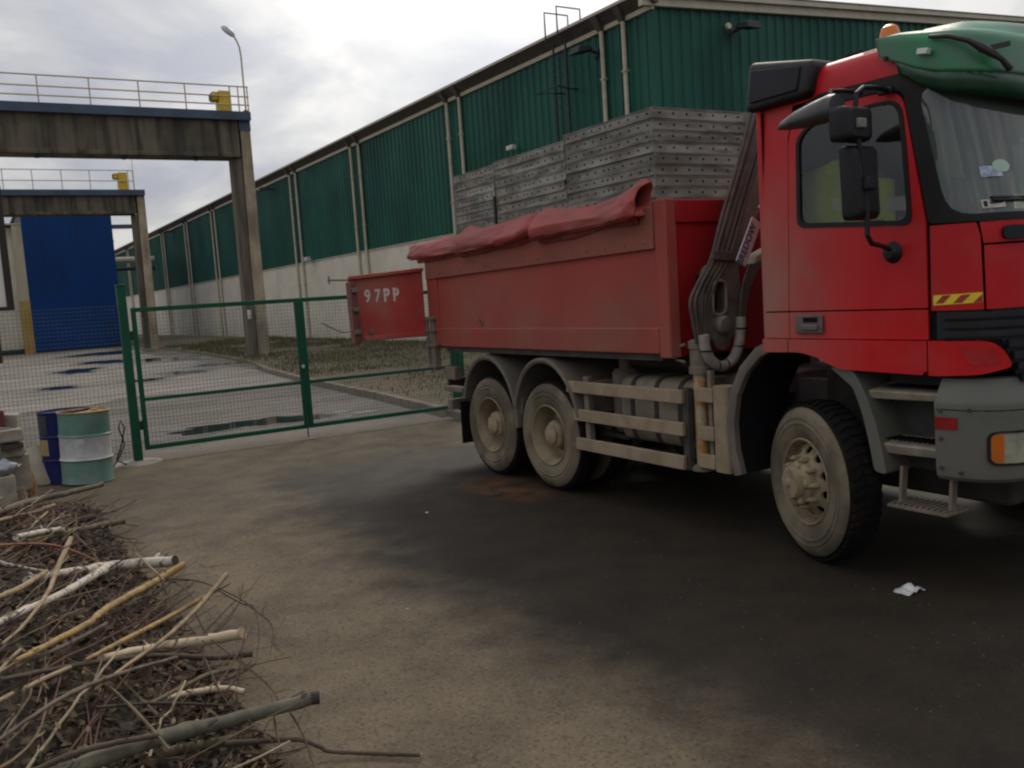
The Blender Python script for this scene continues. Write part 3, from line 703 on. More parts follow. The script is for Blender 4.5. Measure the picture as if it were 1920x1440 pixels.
# ================================================================== DRUMS AND RUBBLE
teal = M('teal_drum_paint', (.10, .215, .175), (.075, .165, .135), r=.5, scale=5, dirt=(.16,.15,.12), damt=.45, dscale=3)
white_band = M('white_drum_band', (.50, .50, .50), (.38, .38, .37), r=.6, scale=6, dirt=(.25,.23,.2), damt=.5, dscale=4)
rust_edge = M('rusty_yellow_rim', (.42, .30, .13), (.22, .12, .05), r=.8, scale=9)
dr = thing('oil_drum', 'dented teal steel drum with a white band by the gate post', 'drum', (1.07, 12.12, 0))
R0 = .292
def drum_part(pr): return MB().lathe(pr, (0,0,0), 'Z', 40)
def dent(mb):
    out = []
    for x, y, z in mb.v:
        k = math.exp(-(((x-.05)/.12)**2 + ((z-.62)/.09)**2)) if y < 0 else 0
        k2 = math.exp(-(((x+.12)/.1)**2 + ((z-.2)/.1)**2)) if y < 0 else 0
        rr = noise.noise(Vector((x*5, y*5, z*4)))*.008
        out.append((x*(1+rr), y*(1-.09*k-.06*k2+rr), z))
    mb.v = out; return mb
obj('lower_shell', dent(drum_part([(R0-.03,.005),(R0,.012),(R0+.006,.02),(R0-.004,.035),(R0-.004,.28),(R0+.010,.296)])), teal, dr, local=True)
obj('white_band', dent(drum_part([(R0+.010,.2965),(R0+.013,.305),(R0+.004,.315),(R0-.003,.33),(R0-.003,.45),(R0-.003,.565),(R0+.009,.582)])), white_band, dr, local=True)
obj('upper_shell', dent(drum_part([(R0+.009,.5825),(R0+.012,.59),(R0-.003,.607),(R0-.004,.68),(R0-.004,.76),(R0-.004,.862)])), teal, dr, local=True)
obj('top_rim', drum_part([(R0-.004,.8625),(R0+.007,.868),(R0+.007,.882),(R0-.008,.884),(R0-.012,.87),(R0-.02,.858),(0,.862)]), rust_edge, dr, local=True)
obj('bung', MB().cyl((.15,.05,.862),(.15,.05,.884),.035,12), rust_edge, dr, local=True)
dr.rotation_euler = (rad(1.0), rad(1.5), rad(15))
blue_p = M('dark_blue_plastic', (.004, .007, .080), (.004,.006,.055), r=.5, spec=.25, scale=4)
bd = thing('blue_drum', 'dark blue steel drum standing half hidden behind the teal drum', 'drum', (.90, 12.42, 0))
obj('body', drum_part([(0,.0),(R0-.02,.0),(R0,.012),(R0-.004,.03),(R0-.004,.28),(R0+.010,.296),(R0-.004,.312),(R0-.004,.565),(R0+.010,.582),(R0-.004,.60),(R0-.004,.862),(R0+.006,.87),(R0+.006,.884),(R0-.01,.885),(R0-.02,.862),(0,.862)]), blue_p, bd, local=True)
obj('label_patch', MB().lathe([(R0+.0005,.36),(R0+.0005,.555)], (0,0,0), 'Z', 8, rad(176), rad(222)), M('ochre_label', (.30,.23,.10), (.22,.16,.08), r=.8, scale=12), bd, local=True)
obj('dark_label', MB().lathe([(R0+.0005,.615),(R0+.0005,.85)], (0,0,0), 'Z', 8, rad(176), rad(224)), M('dark_label', (.015,.03,.03), r=.6), bd, local=True)
brick_c = M('pale_concrete_block', (.33, .29, .225), (.22, .19, .15), r=.9, scale=7, bump=.4, bscale=45)
brick_r = M('dark_red_brick', (.12, .035, .028), (.09,.03,.025), r=.9, scale=8)
brick_d = M('mossy_dark_brick', (.075, .062, .042), r=.9, scale=8)
def block(label, c, h, rz, m, name='concrete_block', cat='block', grp='blocks of the rubble stack', tilt=(0,0)):
    mb = MB().box(-h[0], h[0], -h[1], h[1], -h[2], h[2])
    me = mb.mesh(name); o = put(name, me, m, None, loc=c, rot=(tilt[0], tilt[1], rz), bevel=.012); return tag(o, label, cat, grp)
block('dark red brick topmost at the left edge of the rubble stack', (.10, 10.60, 1.02), (.12,.06,.085), .2, brick_r, 'brick', 'brick')
block('mossy grey block right beside the red brick, top of the stack', (.27, 10.72, .985), (.085,.09,.065), -.2, brick_c, tilt=(0,.1))
block('pale block with a light top face, second layer of the rubble stack', (.24, 10.55, .85), (.12,.12,.06), .12, brick_c)
block('thin dark brick under the pale topped block', (.255, 10.58, .735), (.105,.11,.03), .05, brick_d, 'brick', 'brick')
block('wide grey block low in the rubble stack above the white bag', (.16, 10.75, .655), (.20,.15,.045), .1, brick_c)
block('rough grey block behind the white bag in the rubble stack', (.26, 10.83, .42), (.13,.13,.19), .25, brick_c)
block('bottom block of the rubble stack, half buried in branches', (.06, 10.95, .14), (.30,.22,.135), -.1, brick_c)
bag = MB(); rows = []
for i in range(13):
    a = i/12; rr = math.sin(PI*min(.97,max(.03,a)))**.5; row = []
    for k in range(26):
        th = 2*PI*k/26; c3 = Vector((math.cos(th)*2.2, math.sin(th)*2.2, i*.45))
        cr_n = 1 + .30*noise.noise(c3) + .22*(abs(noise.noise(c3*2.3))-.2)
        row.append((.19*math.cos(th)*rr*cr_n, .10*math.sin(th)*rr*cr_n, -.085+.17*a+.03*noise.noise(c3*1.7)))
    rows.append(row)
bag.grid(rows, close=True)
tag(put('plastic_bag', bag.mesh('plastic_bag', ang=60), M('white_plastic_bag', (.50,.52,.56), r=.5), None, loc=(.10, 10.50, .535)), 'crumpled white plastic bag wedged in the rubble stack', 'bag')
block('grey block holding up the white bag', (.08, 10.52, .235), (.16,.13,.215), .1, brick_c)
yp = MB().tube([(.37,11.0,0),(.40,11.02,.22),(.355,11.06,.45),(.345,11.06,.62)], [.088,.075,.062,.055], 10)
single('rusty_stump', yp, M('rusty_yellow_metal', (.25,.16,.06), (.15,.085,.035), r=.9, scale=8, bump=.3), 'rusty yellow leaning stump between rubble stack and drum', 'post', base=(.37,11.0,0))
lid = MB().lathe([(0,.012),(.23,.012),(.25,.0),(.26,.0),(.262,-.02)], (0,0,0), 'Z', 30)
o = put('pale_lid', lid.mesh('pale_lid'), M('pale_lid_plastic', (.36,.32,.24), (.30,.27,.2), r=.7, scale=5), None, loc=(.58, 12.35, .25), rot=(rad(62),0,rad(20))); tag(o, 'pale round lid leaning on the ground left of the drums', 'lid')
cab = MB().tube([(1.62,12.95,.02),(1.50,12.9,.10),(1.58,12.88,.30),(1.64,12.9,.52),(1.60,12.92,.62),(1.57,12.92,.52),(1.62,12.9,.30),(1.52,12.85,.12),(1.42,12.75,.03),(1.30,12.6,.012)], .010, 6)
single('loose_cable', cab, black_pl, 'loose dark cable looped between the teal drum and gate post', 'cable', base=(1.5,12.9,0))

# ================================================================== BRANCH PILE
def ss(t):
    t = min(1, max(0, t)); return t*t*(3-2*t)
def mound(x, y):
    edge = .92 + .10*math.sin(y*1.7)
    return .50*ss((edge-x)/1.1)*ss((y-2.6)/1.0)*(1-.72*ss((y-7.2)/3.0))*ss((11.4-y)/1.0)
litter = M('dark_leaf_litter', (.018, .013, .008), (.038, .025, .014), r=.95, scale=9, bump=1.0, bscale=30)
mb = MB(); xs = [-3.2+i*.07 for i in range(64)]; ys = [2.5+i*.09 for i in range(114)]
mb.grid([[(x, y, mound(x,y)*.86 - .012 + .03*noise.noise(Vector((x*5,y*5,0)))*ss((1.15-x)/.3)) for x in xs] for y in ys])
tag(obj('leaf_litter', mb, litter), kind='stuff')
barks = {
 'greybark': M('grey_green_bark', (.15,.135,.095), (.085,.08,.055), r=.85, scale=5, bump=.4, bscale=40, lo=.4, hi=.6),
 'brown': M('brown_bark', (.085,.058,.038), (.05,.035,.024), r=.85, scale=9, bump=.3),
 'olive': M('olive_bark', (.14,.115,.06), (.08,.065,.038), r=.85, scale=8, bump=.3),
 'cream': M('peeled_cream_wood', (.52,.42,.28), (.36,.26,.16), r=.7, scale=6, lo=.45, hi=.75, bump=.2),
 'yellow': M('yellow_bark', (.38,.26,.09), (.22,.14,.06), r=.75, scale=9, bump=.25),
 'tan': M('tan_bark', (.33,.245,.14), (.2,.14,.085), r=.8, scale=9, bump=.25),
 'birch': M('white_birch_bark', (.56,.50,.41), (.12,.095,.075), r=.75, scale=7, lo=.52, hi=.60, bump=.3, stretch=(1,2.5,1)),
 'reddish': M('reddish_shoot_bark', (.30,.12,.06), (.22,.09,.05), r=.7, scale=8),
 'greybrown': M('grey_brown_bark', (.155,.12,.085), (.085,.065,.048), r=.85, scale=8, bump=.3),
 'darkbark': M('dark_bark', (.06,.045,.034), (.035,.027,.022), r=.9, scale=8, bump=.3)}
cut_pale = M('sawn_wood_end', (.40,.30,.18), (.28,.2,.12), r=.8, scale=30)
cut_dark = M('dark_sawn_end', (.035,.028,.022), (.06,.045,.03), r=.9, scale=30)
def cat_pts(P, sub=5):
    P = [Vector(p) for p in P]; out = []
    for i in range(len(P)-1):
        p0, p1, p2, p3 = P[max(0,i-1)], P[i], P[i+1], P[min(len(P)-1,i+2)]
        for k in range(sub):
            t = k/sub; out.append(.5*((2*p1)+(-p0+p2)*t+(2*p0-5*p1+4*p2-p3)*t*t+(-p0+3*p1-3*p2+p3)*t**3))
    out.append(P[-1]); return out
STICKS = [
  ('thick grey green log with a dark sawn end, lying nearest the camera', 'greybark', [(0.019, 3.246, 0.463, 0.0294), (0.168, 3.336, 0.446, 0.0309), (0.463, 3.601, 0.346, 0.0307), (0.836, 3.925, 0.187, 0.0303), (1.177, 3.875, 0.2, 0.0289)]),
  ('long wavy brown branch reaching furthest right across the asphalt', 'brown', [(0.729, 3.776, 0.165, 0.0133), (0.914, 3.817, 0.101, 0.0115), (1.037, 3.76, 0.09, 0.0104), (1.115, 3.719, 0.05, 0.0093), (1.15, 3.687, 0.03, 0.0092), (1.3, 3.571, 0.02, 0.0092), (1.461, 3.428, 0.02, 0.0091)]),
  ('short olive stub tucked under the thick grey green log', 'olive', [(0.469, 3.69, 0.243, 0.021), (0.635, 3.843, 0.157, 0.0223), (0.795, 3.926, 0.1, 0.0209)]),
  ('brown branch running close above the thick grey green log', 'brown', [(0.025, 3.26, 0.509, 0.0087), (0.139, 3.307, 0.507, 0.0107), (0.261, 3.382, 0.474, 0.0112), (0.454, 3.524, 0.391, 0.01)]),
  ('thick cream peeled log whose round end sticks out at mid pile', 'cream', [(0.361, 4.446, 0.42, 0.0171), (0.701, 5.074, 0.186, 0.0258), (0.945, 5.197, 0.121, 0.0301), (1.133, 5.042, 0.16, 0.0298)]),
  ('dark brown branch crossing the pile just under the thick cream log', 'brown', [(-0.038, 3.896, 0.616, 0.0101), (0.17, 4.079, 0.544, 0.0109), (0.423, 4.41, 0.407, 0.0122), (0.651, 4.736, 0.26, 0.0134), (0.932, 4.879, 0.127, 0.0156), (1.118, 4.811, 0.12, 0.0172)]),
  ('short cream stick with a bent white tip, low on the pile', 'cream', [(0.581, 4.205, 0.25, 0.012), (0.695, 4.345, 0.189, 0.015), (0.804, 4.417, 0.148, 0.0154), (0.893, 4.426, 0.127, 0.0156), (0.964, 4.39, 0.103, 0.0156)]),
  ('thin olive stick just above the bent cream tip', 'olive', [(0.465, 4.0, 0.319, 0.009), (0.676, 4.353, 0.221, 0.01), (0.844, 4.593, 0.154, 0.012), (0.99, 4.663, 0.121, 0.0124)]),
  ('long straight yellow stick running from mid pile up to the asphalt edge', 'yellow', [(0.023, 4.023, 0.635, 0.0105), (0.146, 4.198, 0.614, 0.0134), (0.357, 4.746, 0.504, 0.0168), (0.491, 5.376, 0.367, 0.0192), (0.888, 6.354, 0.19, 0.0232), (1.117, 6.54, 0.22, 0.0224)]),
  ('slim tan stick standing up steepest at the right edge of the pile', 'tan', [(0.287, 3.919, 0.481, 0.0064), (0.453, 4.297, 0.411, 0.0084), (0.725, 5.019, 0.247, 0.0114), (0.985, 5.483, 0.22, 0.0142), (1.237, 5.788, 0.3, 0.0169)]),
  ('yellowish stick lying beside the steep slim tan one', 'yellow', [(0.281, 4.226, 0.501, 0.0092), (0.521, 4.814, 0.361, 0.012), (0.816, 5.57, 0.172, 0.0142), (1.086, 5.744, 0.2, 0.0149)]),
  ('thick white birch log with a black sawn end, upper middle of the pile', 'birch', [(0.139, 6.003, 0.456, 0.0221), (0.414, 6.765, 0.262, 0.029), (0.8, 7.213, 0.13, 0.0378), (1.119, 6.906, 0.16, 0.0392)]),
  ('white birch pole lying below the thick birch log', 'birch', [(-0.1, 4.5, 0.64, 0.0162), (-0.017, 4.612, 0.635, 0.0168), (0.096, 4.798, 0.614, 0.0177), (0.307, 5.647, 0.431, 0.0212), (0.67, 7.012, 0.179, 0.0307)]),
  ('tan stick leaning up across the two birch logs', 'tan', [(-0.015, 4.114, 0.688, 0.0054), (0.071, 4.368, 0.671, 0.0069), (0.2, 4.965, 0.631, 0.0106), (0.316, 6.029, 0.497, 0.0145), (0.45, 6.803, 0.482, 0.0182)]),
  ('thin arched reddish shoot above the birch logs', 'reddish', [(-0.058, 6.426, 0.607, 0.0066), (0.028, 6.547, 0.575, 0.0085), (0.216, 6.866, 0.481, 0.009), (0.385, 7.075, 0.385, 0.0094), (0.52, 7.154, 0.286, 0.0096), (0.637, 7.171, 0.194, 0.0078)]),
  ('long grey branch ending by the foot of the teal drum', 'greybrown', [(-0.078, 7.316, 0.623, 0.0299), (0.061, 7.801, 0.57, 0.0282), (0.369, 10.296, 0.182, 0.0324), (0.694, 10.745, 0.127, 0.0315), (1.119, 11.156, 0.1, 0.0273)]),
  ('thin pale stick under the long grey branch', 'tan', [(-0.049, 7.247, 0.593, 0.0111), (0.051, 7.478, 0.562, 0.0135), (0.326, 9.409, 0.225, 0.0173), (0.55, 10.021, 0.152, 0.0186)]),
  ('dark log with a cut end, under the thin pale stick', 'darkbark', [(0.101, 7.213, 0.482, 0.0225), (0.249, 7.6, 0.421, 0.024), (0.555, 9.013, 0.16, 0.0313), (0.827, 9.291, 0.104, 0.0352)]),
  ('olive brown branch with a rough end, lowest of the far bundle', 'olive', [(0.193, 7.128, 0.44, 0.0224), (0.387, 7.617, 0.354, 0.0243), (0.737, 8.666, 0.148, 0.0281), (1.04, 8.93, 0.1, 0.0246)]),
  ('short white birch piece lying on the olive brown branch', 'birch', [(0.13, 7.03, 0.51, 0.0183), (0.291, 7.358, 0.448, 0.0213), (0.465, 7.763, 0.36, 0.0207)]),
  ('tan forked stick at the far left above the birch pole', 'tan', [(-0.05, 4.746, 0.699, 0.0098), (-0.005, 4.838, 0.692, 0.0125), (0.09, 5.065, 0.657, 0.0146), (0.249, 6.004, 0.484, 0.0127)]),
  ('grey brown rod running just below the long yellow stick', 'greybrown', [(0.02, 4.005, 0.615, 0.0074), (0.08, 4.108, 0.598, 0.0087), (0.235, 4.368, 0.545, 0.0094), (0.454, 5.057, 0.383, 0.0097)]),
  ('long thin grey rod crossing the lower left of the pile', 'greybrown', [(-0.101, 3.351, 0.585, 0.007), (-0.054, 3.388, 0.592, 0.0071), (0.047, 3.497, 0.597, 0.0074), (0.181, 3.73, 0.557, 0.0091), (0.399, 4.118, 0.445, 0.0091), (0.72, 4.703, 0.241, 0.0094)]),
  ('short tan stick lying loose at the left of the pile', 'tan', [(0.037, 3.725, 0.621, 0.0088), (0.122, 3.87, 0.593, 0.0093), (0.21, 4.02, 0.558, 0.0087)]),
  ('thin pointed twig sticking up beside the thick birch log end', 'tan', [(0.817, 6.549, 0.36, 0.0065), (0.869, 6.372, 0.3, 0.0078), (0.93, 6.224, 0.22, 0.0088)]),
  ('slim dark rod low on the pile above the thick grey green log', 'darkbark', [(0.271, 3.807, 0.449, 0.0063), (0.537, 4.054, 0.296, 0.0069), (0.858, 4.232, 0.122, 0.0075)]),
  ('pale spotted birch twig at the far left edge', 'birch', [(-0.035, 5.956, 0.633, 0.0107), (0.066, 5.893, 0.588, 0.0107), (0.256, 6.183, 0.437, 0.0098)]),
  ('short broken tan stick at the left edge of the frame', 'tan', [(-0.091, 3.495, 0.668, 0.0072), (-0.042, 3.544, 0.666, 0.0083), (-0.001, 3.601, 0.659, 0.0076)]),
]
TWIGS = [
  [(0.976, 6.596, 0.13), (1.165, 6.378, 0.13), (1.289, 5.859, 0.13), (1.326, 5.368, 0.13), (1.314, 5.084, 0.13), (1.191, 4.709, 0.13)],
  [(1.226, 6.098, 0.13), (1.284, 5.678, 0.13), (1.329, 5.548, 0.13), (1.24, 5.104, 0.13), (1.102, 4.657, 0.13)],
  [(1.012, 5.714, 0.13), (0.984, 5.238, 0.13), (1.016, 4.855, 0.13), (1.065, 4.339, 0.13), (1.063, 4.117, 0.13)],
  [(1.035, 4.84, 0.13), (1.058, 4.505, 0.13), (1.072, 4.272, 0.13), (1.041, 4.01, 0.13)],
  [(0.961, 6.61, 0.13), (0.927, 5.864, 0.13), (0.934, 5.278, 0.131), (0.96, 5.001, 0.132)],
  [(1.396, 6.062, 0.13), (1.273, 5.687, 0.13), (1.102, 5.355, 0.13), (0.997, 5.228, 0.13)],
  [(0.881, 4.823, 0.15), (0.845, 4.37, 0.161), (0.846, 4.17, 0.154)],
  [(0.813, 8.204, 0.167), (0.95, 8.011, 0.133), (0.976, 7.38, 0.13), (0.95, 6.864, 0.13)],
  [(0.699, 7.877, 0.21), (0.8, 7.619, 0.157), (0.884, 7.544, 0.134)],
  [(1.055, 4.211, 0.13), (0.949, 3.766, 0.13), (0.917, 3.512, 0.13)],
  [(1.066, 3.956, 0.13), (1.042, 3.692, 0.13), (0.991, 3.403, 0.13)],
  [(0.783, 3.905, 0.163), (0.887, 3.875, 0.135), (0.93, 3.781, 0.13)],
  [(0.769, 3.676, 0.155), (0.905, 3.618, 0.13), (1.033, 3.595, 0.13)],
  [(0.848, 6.792, 0.13), (1.035, 6.434, 0.13), (1.059, 5.876, 0.13)],
  [(0.473, 6.704, 0.252), (0.491, 5.682, 0.284), (0.785, 5.763, 0.141)],
]

for label, kind, pts in STICKS:
    P = cat_pts([Vector((p[0],p[1],p[2],p[3])) for p in pts], 6)
    rs = []; qs = []
    for i, p in enumerate(P):
        w = 1 + .10*noise.noise(Vector((i*.9, len(label), 3))) + (.16 if (i*7+len(label)) % 11 == 0 else 0)
        j = .25*p[3]
        qs.append(Vector((p[0]+j*noise.noise(Vector((i*.8,1,len(label)))), p[1]+j*noise.noise(Vector((i*.8,5,len(label)))), p[2]+j*noise.noise(Vector((i*.8,9,len(label))))))); rs.append(p[3]*w)
    base = qs[len(qs)//2]
    t = thing('branch', label, 'branch', tuple(base), 'cut branches on the pile')
    n = 12 if max(rs) > .018 else 7
    obj('bark', MB().tube(qs, rs, n, cap=True), barks[kind], t, ang=60)
    d = (qs[-1]-qs[-2]).normalized(); e_ = qs[-1]
    if rs[-1] > .009: obj('cut_end', (MB().tube([e_-d*.075, e_-d*.03, e_+d*.003], [rs[-1]*1.0, rs[-1]*1.035, rs[-1]*1.03], n) if 'dark sawn' in label else MB().cyl(e_-d*.004, e_+d*.004, rs[-1]*.95, n)), cut_dark if ('dark' in label or 'black' in label) else cut_pale, t)
    # side stubs of snapped twigs
    rr = random.Random(len(label)*7+len(pts))
    for _ in range(max(1, len(pts)-1)):
        i = rr.randrange(2, len(qs)-2); a = Vector((rr.uniform(-1,1), rr.uniform(-1,1), rr.uniform(0,1))).normalized()
        sb = MB(); sb.tube([qs[i], qs[i]+a*rs[i]*rr.uniform(1.5, 3.2)], [rs[i]*.45, rs[i]*.25], 5)
        obj('snapped_twig', sb, barks[kind], t)
# fine twigs: a mass nobody could count
twig_m = M('fine_twigs', (.055,.030,.021), (.09,.055,.036), r=.85, scale=3, lo=.42, hi=.62)
twig_r = M('reddish_twigs', (.11,.048,.030), (.07,.035,.024), r=.85, scale=4)
twig_t = M('tan_twigs', (.19,.14,.08), (.10,.075,.045), r=.85, scale=5)
tb = MB(); tbr = MB(); tbt = MB(); tbp = MB()
twig_p = M('pale_twigs', (.36,.29,.18), (.17,.13,.08), r=.8, scale=8, lo=.45, hi=.68)
for w in TWIGS:
    P = cat_pts(w, 5); n = len(P); tb.tube(P, [.0056-.0028*i/n for i in range(n)], 5)
    for i in range(3, n-2, 4):
        q = P[i]; a = Vector((random.uniform(-1,1), random.uniform(-1,1), random.uniform(-.4,.8))).normalized(); L = random.uniform(.04,.12)
        tb.tube([q, q+a*L*.5+Vector((0,0,.01)), q+a*L], [.002,.0016,.001], 4)
rt = random.Random(21)
for _ in range(460):
    x = 1.0 - abs(rt.gauss(0, .75)); y = rt.uniform(2.9, 10.6)
    z = mound(x, y) + rt.uniform(0, .12); a = rt.gauss(rad(62), .75); L = rt.uniform(.15, .75)*(1 if y > 4 else .8)
    d = Vector((math.cos(a), math.sin(a), rt.gauss(.05, .30))); c = Vector((0,0,rt.uniform(-.25,.25)))*L*.5 + Vector((d.y,-d.x,0))*rt.uniform(-.25,.25)*L
    P = []
    for k in range(7):
        s = k/6 - .5; p = Vector((x,y,z)) + d*L*s - c*(4*s*s-1)*.5; p.z = max(p.z, max(0,mound(p.x,p.y))*.9+.006); P.append(p)
    if max(p.x for p in P) > 1.38: continue
    r0 = rt.choice((.002,.0025,.003,.004,.006)); rt.choice((tb,tb,tb,tbr,tbt)).tube(P, [r0*(1-.07*k) for k in range(7)], 4, cap=False)
    if rt.random() < .6:
        q = P[rt.randrange(2,6)]; v = (d + Vector((rt.uniform(-1,1), rt.uniform(-1,1), rt.uniform(-.2,.7)))*.9).normalized()
        tb.tube([q, q+v*L*.14, q+v*L*.26+Vector((0,0,rt.uniform(-.03,.03)))], [r0*.6, r0*.5, r0*.3], 4, cap=False)
for _ in range(170):
    x = rt.uniform(-.7, .95); y = rt.uniform(2.9, 9.5); L = rt.uniform(.7, 1.7); a = rt.gauss(rad(66), .28); d = Vector((math.cos(a), math.sin(a), rt.gauss(0,.07)))
    c = Vector((d.y,-d.x,0))*rt.uniform(-.05,.05)*L + Vector((0,0,rt.uniform(-.02,.05)))*L; zb = mound(x,y)+rt.uniform(.01,.10); P = []
    for k in range(9):
        s = k/8 - .5; p = Vector((x,y,zb)) + d*L*s - c*(4*s*s-1)*.5; p.z = max(p.z, mound(p.x,p.y)*.92+.012); P.append(p)
    if max(p.x for p in P) > 1.3: continue
    r0 = rt.choice((.0035,.005,.006,.008)); rt.choice((tb,tb,tb,tbr,tbr,tbt)).tube(P, [r0*(1-.06*k) for k in range(9)], 6)
for _ in range(34):
    x = rt.uniform(-.8, .55); y = rt.uniform(3.0, 8.2); L = rt.uniform(.8, 1.9); a = rt.gauss(rad(62), .22); d = Vector((math.cos(a), math.sin(a), rt.gauss(.02,.06)))
    c = Vector((d.y,-d.x,0))*rt.uniform(-.02,.02)*L + Vector((0,0,rt.uniform(-.01,.02)))*L; zb = mound(x,y)+rt.uniform(.03,.10); P = []
    for k in range(12):
        s = k/11 - .5; q = Vector((x,y,zb)) + d*L*s - c*(4*s*s-1)*.5 + Vector((noise.noise(Vector((k*.8,x*9,1))), noise.noise(Vector((k*.8,y*9,2))), noise.noise(Vector((k*.8,x*7,3)))))*.018
        q.z = max(q.z, mound(q.x,q.y)*.92+.02); P.append(q)
    if max(q.x for q in P) > 1.2: continue
    r0 = rt.choice((.005,.007,.009,.012)); mbx = rt.choice((tbt,tbt,tbp,tbp,tbr))
    mbx.tube(P, [r0*(1-.035*k)*(1.18 if k % 4 == 1 else 1) for k in range(12)], 7)
    for _k in range(2):
        q = P[rt.randrange(3,10)]; v = (d*.8+Vector((rt.uniform(-1,1), rt.uniform(-1,1), rt.uniform(0,.8)))).normalized(); mbx.tube([q, q+v*rt.uniform(.04,.2)], [r0*.5, r0*.25], 5)
tag(obj('twigs', tb, twig_m, recalc=False), 'tangle of fine dark twigs all through the branch pile', None, kind='stuff')
tag(obj('reddish_twigs', tbr, twig_r, recalc=False), 'fine reddish twigs mixed into the branch pile', None, kind='stuff')
tag(obj('pale_twigs', tbp, twig_p, recalc=False), 'pale peeled twigs lying through the branch pile', None, kind='stuff')
tag(obj('tan_twigs', tbt, twig_t, recalc=False), 'fine tan twigs mixed into the branch pile', None, kind='stuff')
def leaf_mass(name, n, mat, seed, spread, smin, smax, label):
    lb = MB(); rl = random.Random(seed)
    for _ in range(n):
        x = .93 - abs(rl.gauss(0, spread)); y = 2.8 + 7.6*rl.random()**1.5; z = max(0, mound(x,y))*.9 + .008 + rl.random()**2*.11
        s = rl.uniform(smin, smax); a = rl.uniform(0, 2*PI); up = Vector((rl.gauss(0,.6), rl.gauss(0,.6), 1)).normalized()
        u = Vector((math.cos(a), math.sin(a), 0)); u = (u-up*u.dot(up)).normalized(); v = up.cross(u); c = Vector((x,y,z)); cu = rl.uniform(.1,.5)*s
        lb.add([c-u*s, c-u*s*.3+v*s*.45+up*cu*.5, c+u*s*.5+v*s*.34+up*cu*.4, c+u*s*1.1+up*cu, c+u*s*.5-v*s*.34+up*cu*.5, c-u*s*.3-v*s*.45+up*cu*.5], [(0,1,5),(1,2,4,5),(2,3,4)])
    tag(obj(name, lb, mat, recalc=False, smooth=False), label, None, kind='stuff')
leaf_mass('dead_leaves', 8500, M('dead_leaves', (.085,.050,.024), (.034,.023,.015), r=.85, scale=6, lo=.42, hi=.6), 5, .85, .014, .038, 'dead brown leaves filling the gaps of the branch pile')
leaf_mass('pale_leaves', 900, M('pale_dry_leaves', (.26,.19,.09), (.17,.10,.05), r=.85, scale=6), 6, .8, .012, .026, 'scattered pale dry leaves on the branch pile')
leaf_mass('green_leaves', 2200, M('grey_green_leaves', (.075,.082,.05), (.05,.055,.035), r=.8, scale=6), 8, .8, .010, .024, 'grey green leaves low in the branch pile')
# small loose things on the asphalt
pp = MB(); rows = []
for i in range(8):
    rows.append([(4.71+(i/7-.5)*.19*(1-.35*abs(j/5-.5))+.02*noise.noise(Vector((i,j,3))), 3.40+(j/5-.5)*.11+.012*noise.noise(Vector((i,j,7))), .006+.075*abs(noise.noise(Vector((i*1.3,j*1.2,1))))*math.sin(PI*(i+.5)/8)) for j in range(6)])
pp.grid(rows); o = single('paper_scrap', pp, M('white_paper', (.72,.70,.68), r=.7), 'crumpled white paper scrap on the asphalt below the front bumper', 'paper', base=(4.71,3.40,0), ang=20)
so = o.modifiers.new('solid', 'SOLIDIFY'); so.thickness = .002
for k, (x, y, s) in enumerate([(3.42,7.45,.018),(2.2,5.2,.009)]):
    mb = MB().lathe([(0,-.4*s),(s*.8,-.2*s),(s,.1*s),(s*.5,.5*s),(0,.6*s)], (x,y,.4*s), 'Z', 7)
    single('pebble', mb, plate_mat, ['small pale pebble in the dark lane left of the rear wheels','tiny pale pebble on dry asphalt off the white logs'][k], 'pebble', 'pebbles on the asphalt', (x,y,0))

gt = MB(); rg2 = random.Random(77)
for _ in range(700):
    y = 2.4 + 10*rg2.random()**1.6; x = rg2.uniform(.9, 4.6) if rg2.random() < .8 else rg2.gauss(1.3, .25)
    s = rg2.uniform(.002, .006)*(1+y*.06); a = rg2.uniform(0, 6.28); c_, s_ = math.cos(a)*s, math.sin(a)*s
    gt.add([(x-c_,y-s_,0),(x+s_,y-c_,0),(x+c_*1.3,y+s_*1.3,0),(x-s_*.8,y+c_*.8,0),(x,y,s*.9)], [(0,1,4),(1,2,4),(2,3,4),(3,0,4)])
tag(obj('grit', gt, M('asphalt_grit', (.13,.105,.075), (.04,.033,.025), r=.9, scale=30, lo=.42, hi=.6), recalc=False, smooth=False), 'loose grit scattered over the asphalt', None, kind='stuff')
